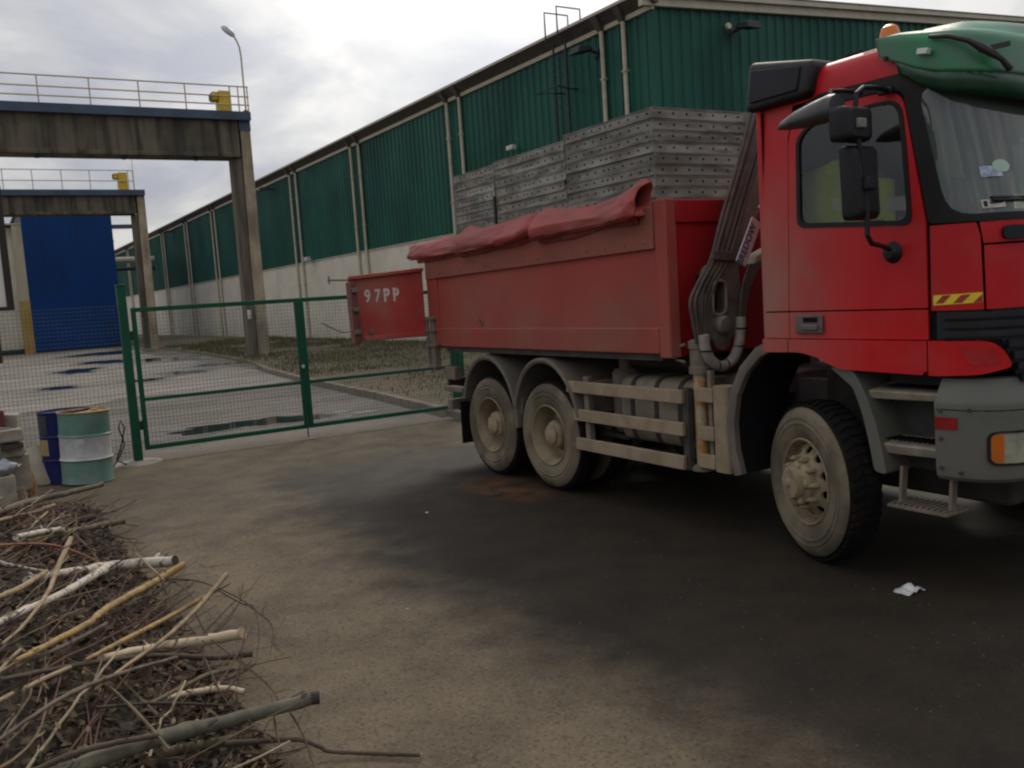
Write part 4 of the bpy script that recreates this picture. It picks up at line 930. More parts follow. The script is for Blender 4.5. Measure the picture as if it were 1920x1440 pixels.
# ================================================================== TRUCK
TX, TY = 6.0, 6.2
tk = thing('tipper_truck', 'red six wheel tipper truck with loader crane, carrying formwork panels', 'truck', (TX, TY, 0))
half = [(4.75,4.52),(4.75,4.1),(4.75,3.7),(4.75,3.4),(4.75,3.20),(4.755,3.10),(4.775,3.02),(4.81,2.95),(4.87,2.895),(4.96,2.86),(5.1,2.835),(5.4,2.815),(6.0,2.80)]
sm_ = [half[0],half[1],half[2],half[3]] + [tuple(p) for p in cat_pts([Vector(p) for p in half[4:]], 4)]
OUTL = sm_ + [(12-x, y) for x, y in reversed(sm_[:-1])]
ARC = [0.0]
for a, b in zip(OUTL, OUTL[1:]): ARC.append(ARC[-1] + math.hypot(b[0]-a[0], b[1]-a[1]))
UT = ARC[-1]
def outline(u):
    u = min(UT-1e-6, max(0, u)); lo, hi = 0, len(ARC)-1
    while hi-lo > 1:
        m = (lo+hi)//2
        if ARC[m] <= u: lo = m
        else: hi = m
    t = (u-ARC[lo])/(ARC[hi]-ARC[lo]); a, b = OUTL[lo], OUTL[hi]
    def nrm(i):
        p, q = OUTL[max(0,i-1)], OUTL[min(len(OUTL)-1,i+1)]; dx, dy = q[0]-p[0], q[1]-p[1]; l = math.hypot(dx,dy); return (dy/l, -dx/l)
    n0, n1 = nrm(lo), nrm(hi); nx, ny = n0[0]*(1-t)+n1[0]*t, n0[1]*(1-t)+n1[1]*t; l = math.hypot(nx,ny)
    return a[0]*(1-t)+b[0]*t, a[1]*(1-t)+b[1]*t, nx/l, ny/l
if outline(.5)[2] > 0: NS = -1
else: NS = 1
def cp(u, z, off=0):
    x, y, nx, ny = outline(u); nx *= NS; ny *= NS; dz = max(0, z-2.2)
    w = min(1, max(0, min(u, UT-u)/1.27)); y += w*.24*dz; x += .05*dz*(6-x)/1.25
    return (x+nx*off, y+ny*off, z)
def cu(y, z):           # position along the outline from the true y on the flat side
    dz = max(0, z-2.2); a = .24*dz/1.27; y0 = (y - a*4.52)/(1-a)
    if y0 < 3.25: y0 = y - .24*dz
    return 4.52-y0
def S(pts): return [(cu(y,z), z) for y, z in pts]
UM = UT/2
def mir(pts): return pts + [(UT-u, z) for u, z in reversed(pts)]
def panel(name, outer, holes, m, off=0, step=.07, thick=.014, parent=None, ang=30):
    mb = MB(); patch(mb, outer, holes, lambda u, z, o: cp(u, z, off+o), step, thick)
    return obj(name, mb, m, parent or tk, ang=ang)
# --- glass openings
side_win = rounded(S([(4.175,2.285),(3.385,2.225),(3.455,2.905),(3.62,2.925),(4.10,2.895),(4.19,2.82)]), [.06,.06,.10,.05,.06,.05])
wind = rounded([(1.365,2.96),(1.385,2.222),(UM,2.205),(UT-1.385,2.222),(UT-1.365,2.96),(UM,3.0)], [.10,.15,0,.15,.10,0])
# --- inner shell
sh = MB(); us = [UT*i/150 for i in range(151)]; zs = [1.40+.05*i for i in range(34)]
def big(poly, k):
    cx_ = sum(p[0] for p in poly)/len(poly); cz_ = sum(p[1] for p in poly)/len(poly)
    return [(cx_+(p[0]-cx_)*k, cz_+(p[1]-cz_)*k) for p in poly]
sw2, wd2 = big(side_win, 1.03), big(wind, 1.0)
swm = [(UT-u, z) for u, z in sw2]
for i in range(150):
    for j in range(33):
        cu_, cz_ = (us[i]+us[i+1])/2, (zs[j]+zs[j+1])/2
        if any(inpoly((cu_,cz_), p) for p in (sw2, wd2, swm)): continue
        if cz_ < 1.5 and .05 < min(cu_, UT-cu_) < .9: continue
        sh.add([cp(us[i],zs[j],-.018), cp(us[i+1],zs[j],-.018), cp(us[i+1],zs[j+1],-.018), cp(us[i],zs[j+1],-.018)], [(0,1,2,3)])
sh.add([(4.77,4.50,1.45),(7.23,4.50,1.45),(7.23,4.50,3.05),(4.77,4.50,3.05)], [(0,1,2,3)])
sh.add([(4.77,4.50,1.47),(7.23,4.50,1.47),(7.2,2.95,1.47),(4.8,2.95,1.47)], [(0,1,2,3)])
obj('cab_shell', sh, shell_mat, tk)
obj('cab_rear_wall', MB().box(4.76, 7.24, 4.505, 4.545, 1.45, 3.12), cab_red, tk, bevel=.012)
# --- outer panels
rear_q = S([(4.548,1.712),(4.302,1.712),(4.290,2.85),(4.262,2.955),(4.25,3.06),(4.545,3.06)])
panel('rear_quarter_panel', rear_q, [], cab_red)
panel('rear_lower_panel', S([(4.548,1.528),(4.302,1.528),(4.302,1.702),(4.548,1.702)]), [], cab_red)
door_o = rounded(S([(4.292,1.712),(3.264,1.712),(3.268,2.2),(3.43,2.965),(3.62,2.992),(4.12,2.992),(4.255,2.93),(4.282,2.82)]), [.01,.01,.05,.09,.03,.05,.06,.05])
door = panel('door', door_o, [big(side_win, 1.075)], cab_red, off=.004)
panel('door_skirt', S([(4.292,1.528),(3.264,1.528),(3.264,1.702),(4.292,1.702)]), [], cab_red, off=.004, parent=door)
panel('window_seal', big(side_win, 1.073), [side_win], black_rub, off=.010, step=.06, parent=door)
panel('window', side_win, [], side_glass, off=-.004, thick=0, step=.1, parent=door)
hb = MB(); 
obj('handle', MB().box(4.724,4.738,4.005,4.225,1.562,1.685), M('dusty_handle_frame', (.13,.105,.09), r=.7, scale=9), door, bevel=.012)
obj('handle_slot', MB().box(4.7225,4.726,4.04,4.16,1.635,1.668), shell_mat, door, bevel=.004)
obj('handle_grip', MB().hexa([(4.712,4.04,1.585),(4.722,4.04,1.585),(4.722,4.17,1.585),(4.712,4.17,1.585),(4.708,4.035,1.62),(4.722,4.035,1.62),(4.722,4.175,1.62),(4.708,4.175,1.62)]), M('worn_grey_handle', (.16,.16,.155), r=.5, scale=9), door, bevel=.006)
# black pillar and gutter seal
pil = rounded(S([(3.252,2.19)]) + [(1.60,2.175),(UM,2.165),(UT-1.60,2.175),(UT-1.262,2.19),(UT-1.262,2.93),(UT-1.35,3.03),(UM,3.05),(1.60,3.05)] + S([(3.36,3.075),(4.02,3.085),(4.245,3.02),(4.235,2.965),(4.12,3.000),(3.62,3.000),(3.425,2.972)]),
              [.03,.03,0,.03,.03,.08,.05,0,.03,.10,.02,.03,.02,.02,.03,.05])
panel('pillar_seal', pil, [wind], black_rub, off=.002)
panel('windscreen', wind, [], wind_glass, off=-.004, thick=0, step=.09)
# roof
rp_ = [(3.055,.0),(3.13,.004),(3.20,-.008),(3.245,-.03),(3.275,-.07),(3.29,-.14)]
nU = 90; rows = []
ring_u = [UT*i/nU for i in range(nU+1)]
for z, o in rp_: rows.append([cp(u, z, o) for u in ring_u])
cx0, cy0 = 6.0, 3.75
last = rows[-1]
for k_ in (.85, .6, .3, 0.02): rows.append([(cx0+(p[0]-cx0)*k_, cy0+(p[1]-cy0)*k_, 3.29+.03*(1-k_)) for p in last])
rmb = MB().grid(rows)
obj('roof', rmb, cab_red, tk, ang=50)
panel('corner_panel', [(1.278,1.695),(1.568,1.695),(1.555,2.10),(1.535,2.172),(1.278,2.178)], [], cab_red, off=.003)
st_ = panel('warning_sticker', [(1.292,1.725),(1.562,1.735),(1.562,1.79),(1.292,1.782)], [], yellow_st, off=.0055, thick=.0015, step=.05)
for q in range(3):
    x0 = 1.325 + q*.105; a_ = .026
    outer = [(x0-.020,1.7355),(x0+.030,1.7365),(x0+.075,1.782),(x0+.025,1.780)]
    outer = [(min(u,1.56),z) for u,z in outer]
    panel('red_stripe', outer, [], red_st, off=.0068, thick=.001, step=.05, parent=st_)
# front service flap panels
panel('front_flap', mir([(1.58,1.695),(1.572,2.045)]), [], cab_red, off=.003, step=.09)
panel('wiper_panel', mir([(1.57,2.057),(1.552,2.172)]), [], cab_red, off=.003, step=.09)
def front_block(name, u0, u1, z0, z1, off, m, r=.02, thick=.05, parent=None):
    return panel(name, rounded([(u0,z0),(u1,z0),(u1,z1),(u0,z1)], r), [], m, off=off, step=.05, thick=thick, parent=parent)
front_block('flap_handle', 1.66, 1.90, 2.072, 2.145, .028, black_pl, .03)
front_block('flap_handle', UT-1.90, UT-1.66, 2.072, 2.145, .028, black_pl, .03)
# wipers
for a, b in ((1.62, 2.55), (2.9, 3.85)):
    mb = MB().tube([cp(a+.0,2.285,.03), cp((a+b)/2,2.275,.045), cp(b,2.25,.03)], .010, 6).tube([cp(a,2.30,.02), cp(a+.45,2.292,.03), cp(b-.1,2.285,.02)], .008, 5)
    obj('wiper', mb, black_rub, tk)
# stickers inside the windscreen
panel('windscreen_sticker', [(1.60,2.415),(1.72,2.415),(1.72,2.475),(1.60,2.475)], [], M('pale_blue_sticker', (.22,.28,.42), (.5,.52,.6), r=.6, scale=30), off=.002, thick=.001, step=.06)
panel('windscreen_sticker', [(1.72+.055*math.cos(a*PI/6), 2.472+.036*math.sin(a*PI/6)) for a in range(12)], [], M('mint_sticker', (.42,.58,.46), r=.6), off=.0035, thick=.001, step=.06)
ps = panel('windscreen_sticker', [(1.575,2.245),(1.695,2.245),(1.695,2.292),(1.575,2.292)], [], M('paper_sticker', (.62,.60,.55), r=.7, scale=40), off=.002, thick=.001, step=.06)
panel('sticker_print', [(1.585,2.253),(1.603,2.253),(1.603,2.284),(1.585,2.284)], [], black_pl, off=.0036, thick=.0005, step=.05, parent=ps)
panel('sticker_print', [(1.615,2.268),(1.685,2.268),(1.685,2.276),(1.615,2.276)], [], black_pl, off=.0036, thick=.0005, step=.05, parent=ps)
# sill with the wheel arch cut, its corner end sweeping up
sill_a = S([(4.572,1.505),(4.565,1.43),(4.300,1.436),(4.300,1.522),(4.55,1.522)])
sill_b = S([(4.290,1.436),(4.2,1.437),(4.06,1.41),(3.96,1.365),(3.88,1.335),(3.262,1.323),(3.262,1.522),(4.290,1.522)])
sill_c = S([(3.252,1.323),(3.2,1.322)]) + [(1.55,1.335),(1.70,1.375),(1.655,1.47),(1.60,1.515),(1.55,1.522)] + S([(3.252,1.522)])
for q, rr in ((sill_a, [.02,.02,0,0,.02]), (sill_b, [0,.05,.05,.05,.03,0,0,0]), (sill_c, [0,0,.03,.03,.05,.04,.02,0])):
    panel('sill_panel', rounded(q, rr), [], cab_red, off=.028, thick=.05, step=.06)
    panel('sill_panel', [(UT-u, z) for u, z in rounded(q, rr)], [], cab_red, off=.028, thick=.05)
panel('indicator_recess', rounded([(1.44,1.50),(1.50,1.385),(1.64,1.392),(1.61,1.485)], .03), [], M('deep_red_lens_panel', (.40,.006,.010), r=.3), off=.031, thick=.004)
# grille
panel('grille_backing', mir([(1.30,1.69),(1.30,1.53),(1.66,1.525),(1.74,1.36),(1.86,1.06)]), [], M('grille_black', (.010,.014,.013), r=.6), off=-.012, step=.12)
for q in range(3):
    z = 1.543+q*.052; front_block('grille_slat', 1.335, UT-1.335, z, z+.036, .018, black_pl, .006, .03)
for q in range(7):
    z = 1.10+q*.063; u0 = 1.86-(z-1.06)*.42; front_block('grille_slat', u0, UT-u0, z, z+.042, .022, black_pl, .006, .03)
# far side: plain door and sill panel
panel('far_door', [(UT-u, z) for u, z in door_o], [big(swm, 1.04)], cab_red, off=.004)
panel('far_door_skirt', [(UT-.228,1.528),(UT-1.256,1.528),(UT-1.256,1.702),(UT-.228,1.702)], [], cab_red, off=.004)
panel('far_quarter_panel', [(UT-u, z) for u, z in rear_q], [], cab_red)
panel('far_window', swm, [], side_glass, off=-.004, thick=0, step=.1)
panel('far_corner_panel', [(UT-u, z) for u, z in [(1.278,1.695),(1.568,1.695),(1.535,2.172),(1.278,2.178)]], [], cab_red, off=.003)
# --- sun visor across the top of the windscreen
def tab(x, T):
    if x <= T[0][0]: return T[0][1]
    for (a,b),(c,d) in zip(T, T[1:]):
        if x <= c:
            t = (x-a)/(c-a); return b+(d-b)*t
    return T[-1][1]
V0 = 1.17
def vis_pt(u, s):
    """s 0 lower rim .. 1 top rim; the visor stands off the cab and bulges forward in the middle"""
    e = min(u, UT-u)
    zlo = tab(e, [(1.17,3.15),(1.34,3.03),(1.42,2.96),(1.52,2.895),(1.7,2.845),(2.0,2.815),(2.6,2.80)])
    zhi = tab(e, [(1.17,3.305),(1.35,3.295),(1.5,3.265),(1.7,3.235),(2.0,3.215),(2.6,3.22)])
    z = zlo + (zhi-zlo)*s; k = ss((e-1.15)/.6)
    off = .03 + k*(.045 + .05*min(1, s/.36)**.6 + .02*s) - .075*k*max(0,(s-.82)/.18)**2
    return cp(u, z, off)
us_ = [V0 + (UT-2*V0)*i/100 for i in range(101)]
vm = MB(); vm.grid([[vis_pt(u, s) for u in us_] for s in [.32+.68*i/12 for i in range(13)]])
vm.grid([[ (p[0]+(6-p[0])*k_*.12, p[1]+.16*k_*(1 if p[1]<3.2 else .15), p[2]+.03*math.sin(k_*PI/2)*(1 if p[1]<3.2 else 0)) for p in [vis_pt(u,1) for u in us_]] for k_ in (0,.5,1)])
vz = obj('sun_visor', vm, visor_mat, tk, ang=50, recalc=False)
mod = vz.modifiers.new('solid', 'SOLIDIFY'); mod.thickness = .008
vl = MB().grid([[vis_pt(u, s) for u in [1.30+(UT-2.60)*i/80 for i in range(81)]] for s in (0,.1,.2,.315)])
o = obj('visor_lip', vl, visor_lip, vz, ang=50, recalc=False); o.modifiers.new('solid', 'SOLIDIFY').thickness = .006
# raised roof hump behind the visor
hm = MB(); hr = []
for i in range(13):
    a = i/12; x = 4.86 + 2.28*a; e = math.sin(PI*min(1,max(0,a)))**.35
    hr.append([(x, 3.02, 3.19), (x, 3.08, 3.21+.09*e), (x, 3.22, 3.25+.125*e), (x, 3.45, 3.27+.125*e), (x, 3.75, 3.27)])
hm.grid(hr); obj('roof_deflector', hm, visor_mat, tk, ang=60)
mk_ = [vis_pt(1.385, .80), vis_pt(1.475, .80)]
def on_vis(u, s, o):
    p = Vector(vis_pt(u,s)); a = Vector(vis_pt(u+.01,s))-p; b = Vector(vis_pt(u,s+.01))-p; n_ = a.cross(b).normalized()
    if n_.y > 0 and u > 1.35: n_ = -n_
    if n_.x > 0 and u <= 1.35: n_ = -n_
    return p + n_*o
ml = MB(); q_ = lambda u, s: on_vis(u, s, 0); w1, w2 = .585, .665
c0_, c1_ = on_vis(1.44,(w1+w2)/2,.028), on_vis(1.53,(w1+w2)/2,.028); nv_ = (on_vis(1.485,.62,.1)-on_vis(1.485,.62,0)).normalized(); dv_ = (c1_-c0_).normalized()
cm_ = on_vis(1.485,.62,.022)
ml.obox(cm_, dv_, nv_, dv_.cross(nv_), .047, .022, .016); obj('marker_lamp', ml, white_pl, vz, bevel=.004)
br = [on_vis(1.52,.84,.02), on_vis(1.58,.80,.05), on_vis(1.63,.70,.06), on_vis(1.66,.58,.065), on_vis(1.71,.44,.06), on_vis(1.75,.34,.05)]
bmb = MB().tube(br, [.011,.014,.016,.026,.016,.020], 8); bmb.bar(on_vis(1.65,.56,.05), on_vis(1.735,.62,.09), .02, .025)
obj('mirror_stay', bmb, M('dark_stay', (.03,.022,.02), r=.5, scale=20), vz)
obj('visor_screw', MB().cyl(on_vis(1.235,.33,0), on_vis(1.235,.33,.012), .016, 10), black_pl, vz)
# beacon
bc = MB().lathe([(0,.0),(.058,.0),(.058,.10),(.047,.14),(.026,.155),(0,.16)], (4.92, 3.60, 3.245), 'Z', 20)
obj('beacon', bc, orange_l, tk); obj('beacon_base', MB().cyl((4.92,3.60,3.18),(4.92,3.60,3.25),.06,16), black_pl, tk)
# --- engine air intake on the rear corner of the roof
ai = MB().hexa([(4.70,4.06,3.075),(5.25,4.06,3.075),(5.25,4.60,3.07),(4.70,4.60,3.07),(4.74,4.03,3.300),(5.22,4.03,3.300),(5.20,4.60,3.415),(4.76,4.60,3.415)])
aio = obj('air_intake', ai, black_pl, tk, bevel=.045, seg=4)
obj('intake_grille', MB().hexa([(4.694,4.13,3.125),(4.71,4.13,3.125),(4.71,4.54,3.125),(4.694,4.54,3.125),(4.722,4.12,3.275),(4.735,4.12,3.275),(4.735,4.54,3.345),(4.722,4.54,3.345)]), M('intake_mesh', (.015,.015,.022), r=.8), aio, bevel=.01)
obj('roof_cable', MB().tube([(4.95,4.06,3.29),(5.0,3.95,3.325),(5.08,3.88,3.33),(5.15,3.8,3.30)], .010, 6).tube([(5.0,4.05,3.30),(5.06,3.92,3.345),(5.2,3.82,3.31)], .008, 6), black_rub, tk)
# --- mirrors
mr_ = obj('mirror_arm', MB().tube([(4.765,3.50,2.985),(4.60,3.46,2.985),(4.42,3.41,2.965),(4.36,3.41,2.93),(4.345,3.41,2.84),(4.36,3.41,2.70),(4.41,3.41,2.50),(4.425,3.41,2.30),(4.42,3.41,2.15),(4.47,3.42,2.10),(4.60,3.45,2.085),(4.735,3.485,2.06)], .0145, 10), black_pl, tk)
obj('arm_mount', MB().lathe([(0,-.045),(.035,-.04),(.060,0),(.066,.012)], (4.735,3.485,2.045), 'X', 14), black_pl, mr_)
obj('arm_mount', MB().box(4.73,4.765,3.46,3.56,2.965,3.005), black_pl, mr_, bevel=.01)
def mirror(name, x0, x1, z0, z1, y, d, tilt):
    mb = MB(); rows = []
    for yy, k_ in ((y-.085,.55),(y-.075,.80),(y-.05,.96),(y-.02,1.0),(y+.02,1.0)):
        cx_, cz_ = (x0+x1)/2, (z0+z1)/2; w_, h_ = (x1-x0)/2*k_, (z1-z0)/2*(1-(1-k_)*.5)
        base_ = rounded([(-w_,-h_),(w_,-h_),(w_,h_),(-w_,h_)], .035, 4)
        rows.append([(cx_+p+tilt*q, yy, cz_+q) for p, q in base_])
    mb.grid(rows, close=True); mb.add(rows[0], [tuple(range(len(rows[0])))]); mb.add(rows[-1], [tuple(range(len(rows[-1])))])
    o = obj(name, mb, black_pl, mr_, ang=50)
    return o
mirror('wide_mirror', 4.225, 4.492, 2.672, 2.862, 3.47, .08, -.02)
mirror('main_mirror', 4.330, 4.562, 2.238, 2.655, 3.49, .08, -.045)
obj('mirror_clamp', MB().box(4.318,4.388,3.365,3.40,2.735,2.79), M('grey_clamp', (.2,.2,.18), r=.5), mr_, bevel=.008)
obj('mirror_clamp', MB().box(4.385,4.46,3.365,3.41,2.40,2.475), black_pl, mr_, bevel=.008)
# kerb mirror: hooded housing with its arm
km = MB(); rows = []
for s_, w_, h_ in ((0,.012,.014),(.12,.06,.038),(.35,.085,.066),(.65,.095,.088),(.9,.095,.098),(1,.08,.09)):
    c_ = Vector((4.33,3.95,2.835)).lerp(Vector((4.31,3.50,2.855)), s_)
    rows.append([tuple(c_ + Vector((w_*.9*math.cos(2*PI*k/18), 0, h_*math.sin(2*PI*k/18)*(1 if math.sin(2*PI*k/18)>0 else .55)))) for k in range(18)])
km.grid(rows, close=True); km.add(rows[-1], [tuple(range(18))])
obj('kerb_mirror', km, M('grey_mirror_housing', (.060,.060,.060), r=.45, scale=8), mr_, ang=60)
obj('kerb_mirror_arm', MB().tube([(4.33,3.56,2.93),(4.38,3.60,2.985),(4.55,3.64,3.005),(4.75,3.68,3.01)], .013, 8), black_pl, mr_)
# --- cab interior
def seat(x):
    mb = MB().box(x-.26,x+.26,3.55,4.1,1.75,1.95); s_ = obj('seat', mb, seat_mat, tk, bevel=.06, seg=3)
    obj('backrest', MB().hexa([(x-.25,3.98,1.95),(x+.25,3.98,1.95),(x+.25,4.12,1.95),(x-.25,4.12,1.95),(x-.23,4.12,2.62),(x+.23,4.12,2.62),(x+.23,4.24,2.62),(x-.23,4.24,2.62)]), seat_mat, s_, bevel=.05, seg=3)
    obj('headrest', MB().box(x-.15,x+.15,4.13,4.22,2.64,2.82), seat_mat, s_, bevel=.04, seg=3)
seat(5.35); seat(6.65)
obj('dashboard', MB().prism([(3.0,1.5),(3.0,2.18),(3.15,2.26),(3.4,2.22),(3.45,2.0),(3.35,1.5)], 'X', 4.82, 7.18), int_mat, tk, bevel=.03)
sw = MB(); a_ = [(6.65+.22*math.cos(2*PI*k/20), 3.5-.12*math.sin(2*PI*k/20), 2.25+.18*math.sin(2*PI*k/20)) for k in range(21)]
sw.tube(a_, .016, 6, cap=False).bar((6.65,3.4,2.0),(6.65,3.5,2.25),.05,.05); obj('steering_wheel', sw, black_pl, tk)
cu1 = MB().grid([[(4.93+j*.02, 3.20+.012*math.sin(j*1.9)+(z-2.3)*.22, z) for j in range(9)] for z in (2.45,2.7,2.98)])
o = obj('cab_curtain', cu1, curtain_mat, tk); o.modifiers.new('solid','SOLIDIFY').thickness = .006
obj('cab_floor', MB().box(4.80,7.2,3.0,4.49,1.48,1.55), int_mat, tk)
obj('headliner', MB().box(4.84,7.16,3.25,4.48,3.02,3.05), int_mat, tk)
vb = MB(); rows = []
for i in range(13):
    a = i/12; rows.append([(4.89+.34*b/12+.03*a*math.sin(b*1.3), 4.42-.62*b/12+.03*math.sin(b*1.1+a*3)-.04*a, 2.66-.30*(b/12-.3)**2-.04*math.sin(b*.8)-.85*a+.035*noise.noise(Vector((i*.6,b*.6,2)))) for b in range(13)])
vb.grid(rows); o = single('hi_vis_vest', vb, vest_mat, 'yellow green hi-vis vest hung behind the seat, seen through the side window', 'vest', base=(5.1,4.2,2.2)); o.modifiers.new('solid','SOLIDIFY').thickness = .01
obj_ = single('paper_pad', MB().obox((4.90,3.56,2.34),(0,1,.05),(1,0,.3),(-.3,-.05,1),.065,.004,.042), white_pl, 'pale paper pad standing on the dashboard behind the side window', 'paper', base=(4.90,3.56,2.34))
obj_ = single('folded_cloth', MB().obox((4.88,3.95,2.385),(0,1,.1),(1,0,.2),(-.2,-.1,1),.075,.01,.04), M('pale_yellow_cloth', (.55,.55,.30), r=.9, scale=9), 'pale yellow folded cloth on the seat behind the side window', 'cloth', base=(4.88,3.95,2.385))
# --- bumper, steps and front mudguard
bprof = [(1.312,-.06),(1.305,-.015),(1.21,.045),(1.18,.063),(1.165,.067),(1.10,.062),(1.0,.062),(.90,.060),(.80,.056),(.75,.050),(.728,.03),(.722,-.03)]
def bump_patch(u0, u1, nU):
    rows = []
    for z, o in bprof: rows.append([cp(u0+(u1-u0)*i/nU, z - .05*ss((min(u0+(u1-u0)*i/nU, UT-(u0+(u1-u0)*i/nU))-1.9)/.6)*(z<.8), o) for i in range(nU+1)])
    mb = MB().grid(rows)
    for j in (0, nU):
        rim = [r[j] for r in rows]; mb.add(rim + [(p[0]+.05, p[1]+(.0), p[2]) if j == 0 else (p[0]-.05, p[1], p[2]) for p in rim], [(i,i+1,len(rim)+i+1,len(rim)+i) for i in range(len(rim)-1)])
    return mb
bo = obj('bumper', bump_patch(1.325, UT-1.325, 90), grey_pl, tk, ang=22)
hl_o = rounded([(1.585,.845),(2.10,.835),(2.10,1.015),(1.585,1.01)], .035)
hz = panel('headlight', hl_o, [], head_l, off=.066, thick=.03, parent=tk)
panel('headlight_bezel', rounded([(1.570,.832),(2.115,.822),(2.115,1.028),(1.570,1.023)], .05), [hl_o], black_rub, off=.069, thick=.02, parent=hz)
panel('indicator', rounded([(1.587,.85),(1.635,.85),(1.635,1.006),(1.587,1.006)], [.03,0,0,.03]), [], amber_l, off=.0695, thick=.02, parent=hz)
hz2 = panel('headlight', [(UT-u,z) for u,z in hl_o], [], head_l, off=.066, thick=.03, parent=tk)
panel('reflector', [(1.328,1.022),(1.445,1.026),(1.445,1.094),(1.328,1.092)], [], red_l, off=.068, thick=.012, parent=bo)
bolt = MB().lathe([(.013,.0),(.012,-.006),(.0,-.008)], (0,0,0), 'X', 6).mesh('bolt')
for u_, z_ in ((1.36,.80),(1.36,.97),(1.46,.78),(1.36,1.13),(1.50,1.14)):
    p_ = Vector(cp(u_, z_, .0655)); put('bolt', bolt, chassis_mat, bo, p_-Vector((TX,TY,0)), (0,0,0 if u_ < 1.42 else .35))
panel('bumper_seam', [(1.335,1.135),(2.4,1.135),(2.4,1.141),(1.335,1.141)], [], black_rub, off=.0665, thick=.004, step=.05, parent=bo)
obj('number_plate', MB().box(5.74,6.26,2.705,2.72,.80,.91), white_pl, tk, bevel=.004)
tread = M('step_tread_dusty', (.36,.33,.25), (.25,.22,.165), r=.85, scale=7, bump=.3)
sb_ = MB().box(4.98, 5.5, 3.16, 3.70, .70, 1.30).box(4.80,4.98,3.17,3.215,.72,1.25)
obj('step_well', sb_, M('step_recess_plastic', (.045,.045,.042), r=.8, scale=6), tk, bevel=.01)
for z0, z1, yb in ((1.150,1.236,3.71),(.812,.908,3.66)):
    stp = obj('entry_step', MB().hexa([(4.80,3.178,z0+.01),(4.99,3.178,z0+.01),(4.99,yb,z0+.01),(4.80,yb,z0),(4.775,3.178,z1-.03),(4.99,3.178,z1),(4.99,yb,z1),(4.775,yb,z1-.03)]), tread, tk, bevel=.008)
    for i in range(13):
        obj('tread_hole', MB().box(4.80, 4.95, 3.20+i*.034, 3.214+i*.034, z1-.006, z1+.0015), shell_mat, stp)
ls = obj('lower_step', MB().hexa([(4.72,3.15,.500),(4.93,3.15,.505),(4.93,3.55,.505),(4.72,3.55,.500),(4.72,3.15,.520),(4.93,3.15,.525),(4.93,3.55,.525),(4.72,3.55,.520)]), mud_metal, tk, bevel=.004)
for i in range(10): obj('tread_tooth', MB().box(4.73,4.92,3.17+i*.038,3.184+i*.038,.5225,.534), mud_metal, ls)
for yy in (3.17, 3.50): obj('step_strap', MB().bar((4.80,yy,.52),(4.84,yy+.01,.74),.05,.02,(0,1,0)), mud_metal, ls)
# front mudguard: arch behind the wheel and the piece in front of it
def arch(pts, x0, x1, th, name, m):
    mb = MB(); P = [Vector((0,y,z)) for y, z in pts]; rows = []
    for i, p in enumerate(P):
        t = (P[min(i+1,len(P)-1)]-P[max(0,i-1)]).normalized(); n_ = Vector((0,-t.z,t.y))
        a, b = p, p+n_*th
        rows.append([(x0+.012,a.y,a.z),(x0,(a.y+b.y)/2,(a.z+b.z)/2),(x0+.012,b.y,b.z),(x1,b.y,b.z),(x1,a.y,a.z)])
    mb.grid(rows, close=True); mb.add(rows[0], [(0,1,2,3,4)]); mb.add(rows[-1], [(4,3,2,1,0)])
    return obj(name, mb, m, tk, ang=40)
def arcpts(cy, cz, r, a0, a1, n=20, ry=1): return [(cy+r*ry*math.cos(rad(a0+(a1-a0)*i/n)), cz+r*math.sin(rad(a0+(a1-a0)*i/n))) for i in range(n+1)]
arch([(4.80,.52),(4.85,.7),(4.86,.9),(4.82,1.1),(4.72,1.27),(4.58,1.395),(4.46,1.44)], 4.74, 4.80, -.075, 'front_mudguard', fender_mat)
arch([(4.80,.52),(4.85,.7),(4.86,.9),(4.82,1.1),(4.72,1.27),(4.58,1.395),(4.46,1.44)], 4.802, 5.30, -.02, 'shaded_mudguard_liner', shell_mat)  # inner face coloured near-black so the arch looks deep in shade
fg = MB().prism(rounded([(3.98,1.345),(3.80,1.22),(3.735,1.06),(3.685,.86),(3.655,.70),(3.565,.69),(3.60,.86),(3.635,1.0),(3.69,1.14),(3.735,1.235),(3.80,1.335)], .03), 'X', 4.745, 5.25)
obj('front_mudguard_nose', fg, grey_pl, tk, bevel=.012)
